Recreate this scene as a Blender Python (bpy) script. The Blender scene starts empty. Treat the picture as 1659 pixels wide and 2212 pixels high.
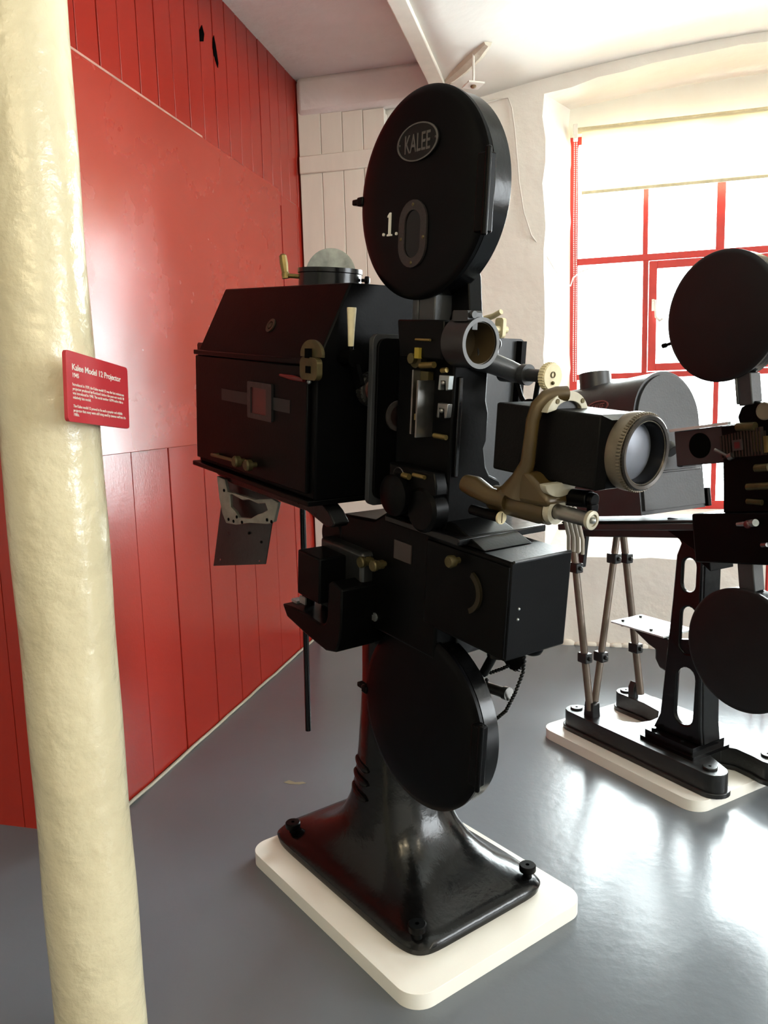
import bpy, bmesh, math, random
from mathutils import Vector, Matrix
random.seed(7)
C = bpy.context.scene.collection
SC = bpy.context.scene
PI = math.pi

# ------------------------------------------------------------------ camera
cam_d = bpy.data.cameras.new('camera')
cam = bpy.data.objects.new('camera', cam_d)
C.objects.link(cam)
SC.camera = cam
cam_d.sensor_fit = 'VERTICAL'
cam_d.sensor_height = 24.0
cam_d.lens = 1691.08 / 2212 * 24.0
cam_d.clip_start = 0.02
PITCH, ROLL, YAW, CAMH = 0.1377258, -0.0291917, -0.2530857, 1.25
cam.matrix_world = (Matrix.Translation((0, 0, CAMH)) @ Matrix.Rotation(-YAW, 4, 'Z')
                    @ Matrix.Rotation(PI / 2 - PITCH, 4, 'X') @ Matrix.Rotation(ROLL, 4, 'Z'))

# ------------------------------------------------------------------ light
SC.view_settings.view_transform = 'Standard'
SC.view_settings.look = 'None'
SC.view_settings.gamma = 1.0
SC.view_settings.use_curve_mapping = False
SC.view_settings.exposure = 0.4

world = bpy.data.worlds.new('sky')
SC.world = world
world.use_nodes = True
wn = world.node_tree
bg = wn.nodes['Background']
bg.inputs[0].default_value = (0.92, 0.98, 1.0, 1)
bg.inputs[1].default_value = 9.0


def area(name, loc, target, sx, sy, power, col, spread=PI):
    l = bpy.data.lights.new(name, 'AREA')
    l.shape = 'RECTANGLE'; l.size = sx; l.size_y = sy
    l.energy = power; l.color = col; l.spread = spread
    o = bpy.data.objects.new(name, l); C.objects.link(o)
    o.location = loc
    o.rotation_euler = (Vector(target) - Vector(loc)).to_track_quat('-Z', 'Y').to_euler()
    return o


def point(name, loc, power, col, r=0.05):
    l = bpy.data.lights.new(name, 'POINT')
    l.energy = power; l.color = col; l.shadow_soft_size = r
    o = bpy.data.objects.new(name, l); C.objects.link(o); o.location = loc
    return o


# overcast daylight in front of the two windows of the far wall; an added, unseen fill shines through the right-hand wall
area('daylight_window_left', (0.9, 4.95, 1.75), (0.7, 0, 0.9), 2.1, 2.3, 400, (0.90, 0.975, 1.0))
area('daylight_window_right', (4.2, 4.95, 1.75), (3.4, 0, 0.9), 2.1, 2.3, 230, (0.90, 0.975, 1.0))
area('fill_light_side', (6.75, 0.9, 1.75), (2.0, 0.9, 1.0), 2.6, 2.0, 150, (0.90, 0.975, 1.0))
# warm gallery lamps under the ceiling behind the viewer
point('gallery_lamp_a', (-0.30, -0.85, 2.2), 19, (1.0, 0.80, 0.48), 0.045)
point('gallery_lamp_b', (0.55, -0.9, 2.2), 30, (1.0, 0.82, 0.52), 0.045)
point('gallery_lamp_c', (2.4, 0.2, 2.2), 18, (1.0, 0.84, 0.58), 0.045)

# ------------------------------------------------------------------ materials
MATS = {}


def mat(name, base, rough=0.5, metal=0.0, var=0.0, vscale=6.0, bump=0.0, bscale=60.0, rvar=0.0, spec=0.5,
        coat=0.0, stretch=(1, 1, 1), var_col=None, bdetail=4.0, bump2=0.0, b2scale=4.0, spots=None, spot_scale=9.0, spot_amt=0.0):
    m = bpy.data.materials.new(name)
    m.use_nodes = True
    nt = m.node_tree
    n = nt.nodes; L = nt.links
    p = n['Principled BSDF']
    p.inputs['Base Color'].default_value = (*base, 1)
    p.inputs['Roughness'].default_value = rough
    p.inputs['Metallic'].default_value = metal
    p.inputs['Specular IOR Level'].default_value = spec
    p.inputs['Coat Weight'].default_value = coat
    tc = n.new('ShaderNodeTexCoord')
    mp = n.new('ShaderNodeMapping'); mp.inputs['Scale'].default_value = stretch
    L.new(tc.outputs['Object'], mp.inputs[0])

    def noise(scale, detail=4.0, r=0.55):
        t = n.new('ShaderNodeTexNoise')
        t.inputs['Scale'].default_value = scale; t.inputs['Detail'].default_value = detail
        t.inputs['Roughness'].default_value = r
        L.new(mp.outputs[0], t.inputs['Vector'])
        return t
    if var > 0:
        t = noise(vscale)
        r = n.new('ShaderNodeValToRGB')
        r.color_ramp.elements[0].position = 0.24; r.color_ramp.elements[1].position = 0.8
        other = var_col if var_col else tuple(c * (1 - var) for c in base)
        r.color_ramp.elements[0].color = (*other, 1)
        r.color_ramp.elements[1].color = (*[min(1, c * (1 + 0.25 * var)) for c in base], 1)
        L.new(t.outputs['Fac'], r.inputs[0])
        out = r.outputs[0]
        if spots:
            t2 = noise(spot_scale, 6.0, 0.65)
            r2 = n.new('ShaderNodeValToRGB')
            r2.color_ramp.elements[0].position = 0.62; r2.color_ramp.elements[1].position = 0.70
            r2.color_ramp.elements[0].color = (0, 0, 0, 1); r2.color_ramp.elements[1].color = (spot_amt,) * 3 + (1,)
            L.new(t2.outputs['Fac'], r2.inputs[0])
            mx = n.new('ShaderNodeMix'); mx.data_type = 'RGBA'
            L.new(r2.outputs[0], mx.inputs[0]); L.new(out, mx.inputs[6]); mx.inputs[7].default_value = (*spots, 1)
            out = mx.outputs[2]
        L.new(out, p.inputs['Base Color'])
    if rvar > 0:
        t = noise(vscale * 1.7)
        mr = n.new('ShaderNodeMapRange')
        mr.inputs[1].default_value = 0.18; mr.inputs[2].default_value = 0.82
        mr.inputs[3].default_value = max(0.02, rough - rvar); mr.inputs[4].default_value = min(1, rough + rvar)
        L.new(t.outputs['Fac'], mr.inputs[0]); L.new(mr.outputs[0], p.inputs['Roughness'])
    if bump > 0:
        t = noise(bscale, bdetail)
        b = n.new('ShaderNodeBump'); b.inputs['Strength'].default_value = bump; b.inputs['Distance'].default_value = 0.01
        L.new(t.outputs['Fac'], b.inputs['Height'])
        if bump2 > 0:
            t3 = noise(b2scale, 3.0)
            b3 = n.new('ShaderNodeBump'); b3.inputs['Strength'].default_value = bump2; b3.inputs['Distance'].default_value = 0.05
            L.new(t3.outputs['Fac'], b3.inputs['Height']); L.new(b3.outputs[0], b.inputs['Normal'])
        L.new(b.outputs[0], p.inputs['Normal'])
    MATS[name] = m
    return m


BLACK = mat('black_enamel', (0.0016, 0.0016, 0.0017), 0.34, spec=0.08, var=0.4, vscale=14, rvar=0.03, bump=0.03, bscale=160)
BLACKG = mat('black_gloss_enamel', (0.0025, 0.0025, 0.0028), 0.2, spec=0.28, var=0.4, vscale=9, rvar=0.03, bump=0.04, bscale=40)
CAST = mat('black_cast_iron', (0.0028, 0.0028, 0.003), 0.3, spec=0.22, var=0.5, vscale=12, rvar=0.07, bump=0.08, bscale=70)
DARK = mat('dark_void', (0.002, 0.002, 0.002), 0.9, spec=0.02, var=0.3, vscale=20)
GREYP = mat('dark_grey_enamel', (0.026, 0.028, 0.031), 0.38, var=0.3, vscale=12, rvar=0.08, bump=0.04, bscale=120)
LGREY = mat('grey_hammered_enamel', (0.027, 0.029, 0.031), 0.42, var=0.25, vscale=18, bump=0.06, bscale=140)
STEEL = mat('worn_steel', (0.26, 0.25, 0.235), 0.34, 1.0, var=0.35, vscale=30, rvar=0.1)
GALV = mat('galvanised_steel', (0.40, 0.43, 0.43), 0.42, 0.85, var=0.55, vscale=26, rvar=0.12)
BRASS = mat('tarnished_brass', (0.26, 0.185, 0.06), 0.4, 0.75, var=0.5, vscale=22, rvar=0.1)
DULLBRASS = mat('dull_brass', (0.10, 0.078, 0.030), 0.45, 0.6, var=0.55, vscale=30, rvar=0.1)
BRONZE = mat('lacquered_bronze', (0.065, 0.040, 0.011), 0.36, 0.2, var=0.3, vscale=14, rvar=0.06, bump=0.03, bscale=90)
CREAM = mat('yellowed_ivory_plastic', (0.72, 0.63, 0.40), 0.4, var=0.3, vscale=30)
IVORY = mat('machined_pale_metal', (0.42, 0.39, 0.30), 0.38, 0.2, var=0.25, vscale=30)
DIMPLATE = mat('dull_etched_plate', (0.05, 0.042, 0.04), 0.45, 0.3, var=0.4, vscale=60)
SILVERLET = mat('silver_lettering', (0.085, 0.08, 0.075), 0.4, 0.2)
WHITELET = mat('white_painted_lettering', (0.62, 0.60, 0.54), 0.5)
SCREENP = mat('label_pale_pink', (0.035, 0.024, 0.021), 0.4, var=0.2, vscale=40)
REDGLASS = mat('dark_red_glass', (0.07, 0.006, 0.006), 0.3, var=0.3, vscale=30)
REDP = mat('red_gloss_boards', (0.36, 0.022, 0.012), 0.26, var=0.10, vscale=2.0, bump=0.05, bscale=130, stretch=(1, 1, 0.6),
           bump2=0.03, b2scale=5)
REDH = mat('red_eggshell_panel', (0.38, 0.036, 0.020), 0.26, var=0.08, vscale=2.2, bump=0.03, bscale=260, rvar=0.13, bump2=0.02, b2scale=3)
WHITEP = mat('whitewashed_plaster', (0.80, 0.77, 0.70), 0.75, var=0.10, vscale=3.0, bump=0.28, bscale=26, bump2=0.3, b2scale=3.2,
             var_col=(0.74, 0.69, 0.62))
SILLP = mat('dirty_whitewash', (0.80, 0.765, 0.69), 0.75, var=0.2, vscale=5.0, bump=0.28, bscale=26, bump2=0.3, b2scale=3.2,
            var_col=(0.66, 0.60, 0.50), spots=(0.42, 0.33, 0.20), spot_scale=2.6, spot_amt=0.4)
SOFFIT = mat('pinkish_distemper', (0.80, 0.77, 0.765), 0.8, var=0.18, vscale=4.0, bump=0.35, bscale=30, bump2=0.3, b2scale=5,
             var_col=(0.74, 0.70, 0.69), spots=(0.84, 0.83, 0.81), spot_scale=5, spot_amt=0.6)
VAULT = mat('white_vault_paint', (0.86, 0.85, 0.80), 0.7, var=0.05, vscale=3, bump=0.12, bscale=20, bump2=0.12, b2scale=4)
WBOARD = mat('white_painted_boards', (0.80, 0.77, 0.68), 0.55, var=0.08, vscale=5, bump=0.05, bscale=90, stretch=(3, 3, 0.5))
FLOORM = mat('grey_floor_paint', (0.140, 0.157, 0.177), 0.24, spec=0.4, var=0.07, vscale=0.9, bump=0.06, bscale=34, rvar=0.04, bump2=0.03, b2scale=3,
             var_col=(0.120, 0.135, 0.154))
COLP = mat('cream_gloss_column', (0.60, 0.54, 0.37), 0.2, var=0.12, vscale=4, bump=0.45, bscale=26, bump2=0.22, b2scale=7, rvar=0.05,
           bdetail=6, var_col=(0.54, 0.475, 0.32))
SIGNR = mat('red_sign_vinyl', (0.42, 0.022, 0.03), 0.45, var=0.08, vscale=20, bump=0.03, bscale=200)
PLINTH = mat('white_plinth_paint', (0.82, 0.80, 0.74), 0.38, var=0.05, vscale=4, bump=0.02, bscale=90)
WFRAME = mat('red_window_paint', (0.55, 0.035, 0.028), 0.4, var=0.2, vscale=12, bump=0.08, bscale=70)
WIRE = mat('cable_white', (0.78, 0.75, 0.68), 0.5, var=0.1, vscale=30)
RUST = mat('rusty_bar', (0.25, 0.17, 0.09), 0.8, var=0.5, vscale=20, bump=0.3, bscale=60)
BROWNROD = mat('brown_grey_steel_tube', (0.15, 0.115, 0.09), 0.4, 0.4, var=0.35, vscale=16, rvar=0.1)
TEALB = mat('worn_black_paint', (0.012, 0.0125, 0.013), 0.34, spec=0.45, var=0.55, vscale=11, rvar=0.1, bump=0.08, bscale=60)
SHEET = mat('white_sheet_metal', (0.62, 0.66, 0.66), 0.3, 0.3, var=0.1, vscale=10)
NOTE = mat('bare_paint_chip', (0.45, 0.42, 0.34), 0.6)

blindm = bpy.data.materials.new('cream_blind_fabric'); blindm.use_nodes = True
_n = blindm.node_tree.nodes; _l = blindm.node_tree.links
_p = _n['Principled BSDF']; _p.inputs['Base Color'].default_value = (0.80, 0.74, 0.52, 1); _p.inputs['Roughness'].default_value = 0.8
_t = _n.new('ShaderNodeBsdfTranslucent'); _t.inputs[0].default_value = (0.84, 0.79, 0.62, 1)
_m = _n.new('ShaderNodeMixShader'); _m.inputs[0].default_value = 0.45
_l.new(_p.outputs[0], _m.inputs[1]); _l.new(_t.outputs[0], _m.inputs[2]); _l.new(_m.outputs[0], _n['Material Output'].inputs[0])

glassm = bpy.data.materials.new('window_glass'); glassm.use_nodes = True
_n = glassm.node_tree.nodes; _l = glassm.node_tree.links
_n.remove(_n['Principled BSDF'])
_tr = _n.new('ShaderNodeBsdfTransparent'); _tr.inputs[0].default_value = (0.96, 0.98, 0.97, 1)
_gl = _n.new('ShaderNodeBsdfGlossy'); _gl.inputs['Roughness'].default_value = 0.02
_fr = _n.new('ShaderNodeFresnel'); _fr.inputs[0].default_value = 1.45
_m = _n.new('ShaderNodeMixShader'); _l.new(_fr.outputs[0], _m.inputs[0])
_l.new(_tr.outputs[0], _m.inputs[1]); _l.new(_gl.outputs[0], _m.inputs[2]); _l.new(_m.outputs[0], _n['Material Output'].inputs[0])

lensm = mat('lens_reflection_grey', (0.15, 0.16, 0.19), 0.42, 0.3, var=0.15, vscale=24)  # the lens's even bright reflection is put into this grey base colour


# ------------------------------------------------------------------ geometry helpers
class G:
    """collects shapes, then becomes ONE mesh"""

    def __init__(s):
        s.bm = bmesh.new()

    def box(s, x0, x1, y0, y1, z0, z1):
        v = [s.bm.verts.new((x, y, z)) for x in (x0, x1) for y in (y0, y1) for z in (z0, z1)]
        for f in ((0, 1, 3, 2), (4, 6, 7, 5), (0, 4, 5, 1), (2, 3, 7, 6), (0, 2, 6, 4), (1, 5, 7, 3)):
            s.bm.faces.new([v[i] for i in f])
        return s

    def hexa(s, pts):
        """8 points: bottom loop of 4, top loop of 4"""
        v = [s.bm.verts.new(p) for p in pts]
        for f in ((3, 2, 1, 0), (4, 5, 6, 7), (0, 1, 5, 4), (1, 2, 6, 5), (2, 3, 7, 6), (3, 0, 4, 7)):
            s.bm.faces.new([v[i] for i in f])
        return s

    def rings(s, loops, cap0=True, cap1=True, closed=False):
        R = [[s.bm.verts.new(p) for p in lp] for lp in loops]
        n = len(R[0])
        rng = range(len(R)) if closed else range(len(R) - 1)
        for i in rng:
            a, b = R[i], R[(i + 1) % len(R)]
            for k in range(n):
                try:
                    s.bm.faces.new((a[k], a[(k + 1) % n], b[(k + 1) % n], b[k]))
                except ValueError:
                    pass
        if not closed:
            if cap0: s.bm.faces.new(R[0][::-1])
            if cap1: s.bm.faces.new(R[-1])
        return s

    @staticmethod
    def frame(d):
        d = Vector(d).normalized()
        a = Vector((0, 0, 1)) if abs(d.z) < 0.9 else Vector((1, 0, 0))
        x = a.cross(d).normalized()
        return x, d.cross(x), d

    def cyl(s, a, b, r, r2=None, n=28):
        a, b = Vector(a), Vector(b)
        r2 = r if r2 is None else r2
        x, y, d = s.frame(b - a)
        lp = []
        for c, rr in ((a, r), (b, r2)):
            lp.append([c + x * (rr * math.cos(2 * PI * k / n)) + y * (rr * math.sin(2 * PI * k / n)) for k in range(n)])
        return s.rings(lp)

    def lathe(s, o, d, prof, n=48, closed=False):
        """prof: list of (radius, height) along direction d from o"""
        o = Vector(o); x, y, d = s.frame(d)
        lp = []
        for r, h in prof:
            r = max(r, 1e-5)
            lp.append([o + d * h + x * (r * math.cos(2 * PI * k / n)) + y * (r * math.sin(2 * PI * k / n)) for k in range(n)])
        return s.rings(lp, closed=closed)

    def ring(s, o, d, ro, ri, h, n=40):
        return s.lathe(o, d, [(ri, 0), (ro, 0), (ro, h), (ri, h)], n, closed=True)

    def tube(s, pts, r, n=10):
        pts = [Vector(p) for p in pts]
        lp = []
        ref = None
        for i, p in enumerate(pts):
            d = (pts[min(i + 1, len(pts) - 1)] - pts[max(i - 1, 0)]).normalized()
            if ref is None:
                x, y, _ = s.frame(d)
            else:
                x = (ref - d * ref.dot(d)).normalized(); y = d.cross(x)
            ref = x
            rr = r[i] if isinstance(r, (list, tuple)) else r
            lp.append([p + x * (rr * math.cos(2 * PI * k / n)) + y * (rr * math.sin(2 * PI * k / n)) for k in range(n)])
        return s.rings(lp)

    def sph(s, c, r, sc=(1, 1, 1), n=16):
        m = Matrix.Translation(c) @ Matrix.Diagonal((*sc, 1))
        bmesh.ops.create_uvsphere(s.bm, u_segments=n, v_segments=max(6, n // 2), radius=r, matrix=m)
        return s

    def prism(s, outer, fn0, fn1, holes=()):
        """outer polygon in 2-D; fn0/fn1 map (a,b) to the 3-D points of both faces"""
        loops = [outer] + list(holes)
        t = bmesh.new()
        ed = []
        idx = {}
        flat = []
        for lp in loops:
            vs = []
            for p in lp:
                v = t.verts.new((p[0], p[1], 0)); v.index = len(flat); idx[v] = len(flat); flat.append(p); vs.append(v)
            for i in range(len(vs)):
                ed.append(t.edges.new((vs[i], vs[(i + 1) % len(vs)])))
        bmesh.ops.triangle_fill(t, use_beauty=True, use_dissolve=False, edges=ed)
        A = [s.bm.verts.new(fn0(*p)) for p in flat]
        B = [s.bm.verts.new(fn1(*p)) for p in flat]
        for f in t.faces:
            q = [idx[v] for v in f.verts]
            s.bm.faces.new([A[i] for i in q]); s.bm.faces.new([B[i] for i in q[::-1]])
        k = 0
        for lp in loops:
            n = len(lp)
            for i in range(n):
                a, b = k + i, k + (i + 1) % n
                s.bm.faces.new((A[a], B[a], B[b], A[b]))
            k += n
        t.free()
        return s

    def uz(s, poly, v0, v1, holes=()):
        return s.prism(poly, lambda a, b: (a, v0, b), lambda a, b: (a, v1, b), holes)

    def uv(s, poly, z0, z1, holes=()):
        return s.prism(poly, lambda a, b: (a, b, z0), lambda a, b: (a, b, z1), holes)

    def vz(s, poly, u0, u1, holes=()):
        return s.prism(poly, lambda a, b: (u0, a, b), lambda a, b: (u1, a, b), holes)

    def xform(s, M):
        s.bm.transform(M)
        return s


def circle(cx, cy, r, n=28, ry=None, a0=0, a1=2 * PI, end=False):
    m = n + 1 if end else n
    return [(cx + r * math.cos(a0 + (a1 - a0) * k / n), cy + (ry or r) * math.sin(a0 + (a1 - a0) * k / n)) for k in range(m)]


def rrect(x0, x1, y0, y1, r, n=6):
    p = []
    for cx, cy, a in ((x1 - r, y1 - r, 0), (x0 + r, y1 - r, PI / 2), (x0 + r, y0 + r, PI), (x1 - r, y0 + r, 1.5 * PI)):
        p += [(cx + r * math.cos(a + PI / 2 * k / n), cy + r * math.sin(a + PI / 2 * k / n)) for k in range(n + 1)]
    return p


def stadium(cx, cy, w, h, n=12):
    r = w / 2
    return circle(cx, cy + h / 2 - r, r, n, a0=0, a1=PI, end=True) + circle(cx, cy - h / 2 + r, r, n, a0=PI, a1=2 * PI, end=True)


def obj(name, g, m, parent=None, M=None, bevel=0.0, smooth=38, label=None, kind=None, sub=0):
    bm = g.bm
    if M is not None: bm.transform(M)
    bmesh.ops.recalc_face_normals(bm, faces=bm.faces)
    me = bpy.data.meshes.new(name)
    bm.to_mesh(me); bm.free()
    me.materials.append(m)
    for p in me.polygons: p.use_smooth = True
    me.set_sharp_from_angle(angle=math.radians(smooth))
    o = bpy.data.objects.new(name, me); C.objects.link(o)
    if parent: o.parent = parent
    if bevel > 0:
        b = o.modifiers.new('bevel', 'BEVEL'); b.width = bevel; b.segments = 2; b.limit_method = 'ANGLE'
        b.angle_limit = math.radians(40); b.harden_normals = False
    if label: o['label'] = label
    if kind: o['kind'] = kind
    return o


def thing(name, label, cat, loc=(0, 0, 0), rz=0, group=None):
    o = bpy.data.objects.new(name, None); C.objects.link(o)
    o.empty_display_size = 0.1
    o.location = loc; o.rotation_euler = (0, 0, rz)
    o['label'] = label; o['category'] = cat
    if group: o['group'] = group
    return o


def tag(o, label, cat, group=None):
    o['label'] = label; o['category'] = cat
    if group: o['group'] = group
    return o


def text_mesh(name, body, size, m, M, parent, thick=0.0006, align='LEFT', sx=1.0, space=1.0, bold=0.0, line=1.0):
    cu = bpy.data.curves.new(name, 'FONT')
    cu.body = body; cu.size = size; cu.extrude = thick; cu.align_x = align; cu.space_character = space
    cu.offset = bold; cu.space_line = line
    t = bpy.data.objects.new(name + '_tmp', cu); C.objects.link(t)
    dg = bpy.context.evaluated_depsgraph_get(); dg.update()
    me = bpy.data.meshes.new_from_object(t.evaluated_get(dg))
    bpy.data.objects.remove(t)
    me.name = name
    me.transform(M @ Matrix.Diagonal((sx, 1, 1, 1)))
    me.materials.clear(); me.materials.append(m)
    o = bpy.data.objects.new(name, me); C.objects.link(o)
    if parent: o.parent = parent
    return o


# ------------------------------------------------------------------ the room
def struct(name, g, m, parent=None, **k):
    o = obj(name, g, m, parent, **k)
    if parent is None: o['kind'] = 'structure'
    return o


XR, YF = 6.2, -4.2        # right wall, wall behind the viewer
struct('floor', G().box(-4.2, XR + 0.3, YF - 0.2, 4.7, -0.12, 0), FLOORM)

# red boarded partition on the left
g = G()
g.box(-1.56, -1.432, 1.885, 4.05, 0, 3.2)
RW = struct('wall_left', g, mat('dark_red_gap', (0.10, 0.008, 0.006), 0.5, var=0.2), smooth=30)
upper = [1.887, 2.003] + [2.115 + 0.1128 * k for k in range(18)]
upper = [y for y in upper if y < 4.04] + [4.045]
g = G()
for a, b in zip(upper, upper[1:]):
    g.box(-1.436, -1.413 - random.uniform(0, 0.002), a + 0.003, b - 0.002, 2.20, 2.97)
obj('upper_boards', g, REDP, RW, bevel=0.002)
lower = [1.887, 2.0, 2.238, 2.473, 2.730, 2.955, 3.157, 3.42, 3.67, 3.88, 4.045]
g = G()
for a, b in zip(lower, lower[1:]):
    g.box(-1.436, -1.412 - random.uniform(0, 0.003), a + 0.003, b - 0.002, 0.004, 2.25)
obj('lower_boards', g, REDP, RW, bevel=0.002)
obj('hardboard_panel', G().box(-1.4135, -1.405, 1.892, 3.63, 1.118, 2.264), REDH, RW, bevel=0.002)
g = G(); g.box(-1.4140, -1.4035, 1.9, 2.86, 2.261, 2.268)
obj('panel_edge', g, mat('pale_pink_edge', (0.62, 0.33, 0.26), 0.6, var=0.4, vscale=14), RW)  # thin pale pink strip along the top of the panel
g = G()
g.uz([(0, 0)] and [(2.905, 2.62), (2.93, 2.63), (2.94, 2.66), (2.925, 2.685), (2.905, 2.66)], -1.4148, -1.4105)
hM = Matrix(((0, 1, 0, 0), (1, 0, 0, 0), (0, 0, 1, 0), (0, 0, 0, 1)))
obj('knot_hole', g, DARK, RW, M=hM)
g = G()
g.uz([(3.012, 2.66), (3.024, 2.69), (3.036, 2.66), (3.052, 2.60), (3.046, 2.58), (3.026, 2.60), (3.010, 2.64)], -1.4148, -1.4105)
obj('knot_hole', g, DARK, RW, M=hM)
g = G()
g.tube([(-1.403, 1.9 + 0.1 * k, 0.004 + random.uniform(0, 0.006)) for k in range(22)], 0.006, 6)
obj('caulk_line', g, NOTE, RW)
# return of the partition that faces the viewer
g = G()
g.box(-4.2, -1.50, 1.95, 2.05, 0, 3.2)
xs = [-4.2 + 0.17 * k for k in range(17)] + [-1.414]
for a, b in zip(xs, xs[1:]): g.box(a + 0.003, b, 1.887, 1.952, 0, 3.0)
struct('wall_return', g, REDP, smooth=30)
struct('wall_front', G().box(-4.2, XR + 0.3, YF - 0.2, YF, 0, 3.2), WHITEP)
struct('wall_side', G().box(-4.4, -4.2, YF - 0.2, 2.05, 0, 3.2), WHITEP)
g = G()
for y0_, y1_, z0_, z1_ in ((YF - 0.2, -0.5, 0, 3.2), (2.3, 4.7, 0, 3.2), (-0.5, 2.3, 0, 0.7), (-0.5, 2.3, 2.65, 3.2)):
    g.box(XR, XR + 0.3, y0_, y1_, z0_, z1_)
struct('wall_right', g, WHITEP)
W3 = bpy.data.objects.new('window_3', None); C.objects.link(W3); W3['kind'] = 'structure'  # unseen opening added so that side fill light can enter
g = G()
g.vz([(-0.5, 0.7), (2.3, 0.7), (2.3, 2.65), (-0.5, 2.65)], XR + 0.14, XR + 0.19,
     [[(-0.45 + 0.545 * i, 0.75 + 0.63 * j), (0.05 + 0.545 * i, 0.75 + 0.63 * j), (0.05 + 0.545 * i, 1.34 + 0.63 * j), (-0.45 + 0.545 * i, 1.34 + 0.63 * j)] for i in range(5) for j in range(3)])
obj('window_frame', g, WFRAME, W3)

# thick far wall with two splayed window openings
W_IN, W_OUT, WT = 3.99, 4.45, 4.62


def win_poly(cx, hw, z0, z1, sag, n=18):
    p = [(cx - hw, z0), (cx + hw, z0)]
    for k in range(n + 1):
        t = 1 - 2 * k / n
        p.append((cx + hw * t, z1 - sag * t * t))
    return p


def wall_with(cxs):
    g = G()
    inn = [win_poly(c, 1.095, 0.455, 2.775, 0.11) for c in cxs]
    out = [win_poly(c, 0.985, 0.64, 2.80, 0.06) for c in cxs]

    def irr(p):       # slightly uneven arris of the old plaster
        return [(x + 0.006 * math.sin(17 * z + 9 * x) + 0.004 * math.sin(41 * z), z + 0.005 * math.sin(23 * x)) for x, z in p]

    def sub(p, m=6):
        q = []
        for i in range(len(p)):
            a, b = Vector(p[i]), Vector(p[(i + 1) % len(p)])
            k = max(1, int((b - a).length / 0.10))
            q += [tuple(a + (b - a) * j / k) for j in range(k)]
        return q
    inn = [irr(sub(p)) for p in inn]
    outer = [(-1.56, -0.05), (XR + 0.1, -0.05), (XR + 0.1, 3.2), (-1.56, 3.2)]
    # room face (thin slab)
    t = bmesh.new(); ed = []
    for lp in [outer] + inn:
        vs = [t.verts.new((x, W_IN, z)) for x, z in lp]
        ed += [t.edges.new((vs[i], vs[(i + 1) % len(vs)])) for i in range(len(vs))]
    bmesh.ops.triangle_fill(t, use_beauty=True, edges=ed)
    me = bpy.data.meshes.new('t'); t.to_mesh(me); t.free()
    g.bm.from_mesh(me); bpy.data.meshes.remove(me)
    # splayed reveals
    for c, pin in zip(cxs, inn):
        def q(x, z):
            f = 0.985 / 1.095
            X = c + (x - c) * f
            tt = (z - 0.455) / (2.66 - 0.455)
            if z < 0.47: Z = 0.64
            else:
                Z = 0.64 + tt * (2.74 - 0.64) if z < 2.66 else 2.80 - 0.06 * ((X - c) / 0.985) ** 2
            return (X, W_OUT, Z)
        loops = [[(x, W_IN, z) for x, z in pin]]
        for s_ in (0.33, 0.66, 1.0):
            lp = []
            for x, z in pin:
                Q = q(x, z)
                lp.append((x + (Q[0] - x) * s_, W_IN + (W_OUT - W_IN) * s_, z + (Q[2] - z) * s_))
            loops.append(lp)
        g.rings(loops, False, False)
    return g


WB = struct('wall_back', wall_with([0.9, 4.2]), WHITEP, smooth=60)
# outer leaf behind the frames: lintel and piers
g = G()
for x0, x1, z0, z1 in ((-1.56, -0.083, -0.05, 3.2), (1.883, 3.217, -0.05, 3.2), (5.183, XR + .1, -0.05, 3.2),
                       (-0.083, 1.883, 2.60, 3.2), (3.217, 5.183, 2.60, 3.2), (-0.083, 1.883, -0.05, 0.64), (3.217, 5.183, -0.05, 0.64)):
    g.box(x0, x1, W_OUT, WT, z0, z1)
obj('outer_leaf', g, WHITEP, WB)


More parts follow.
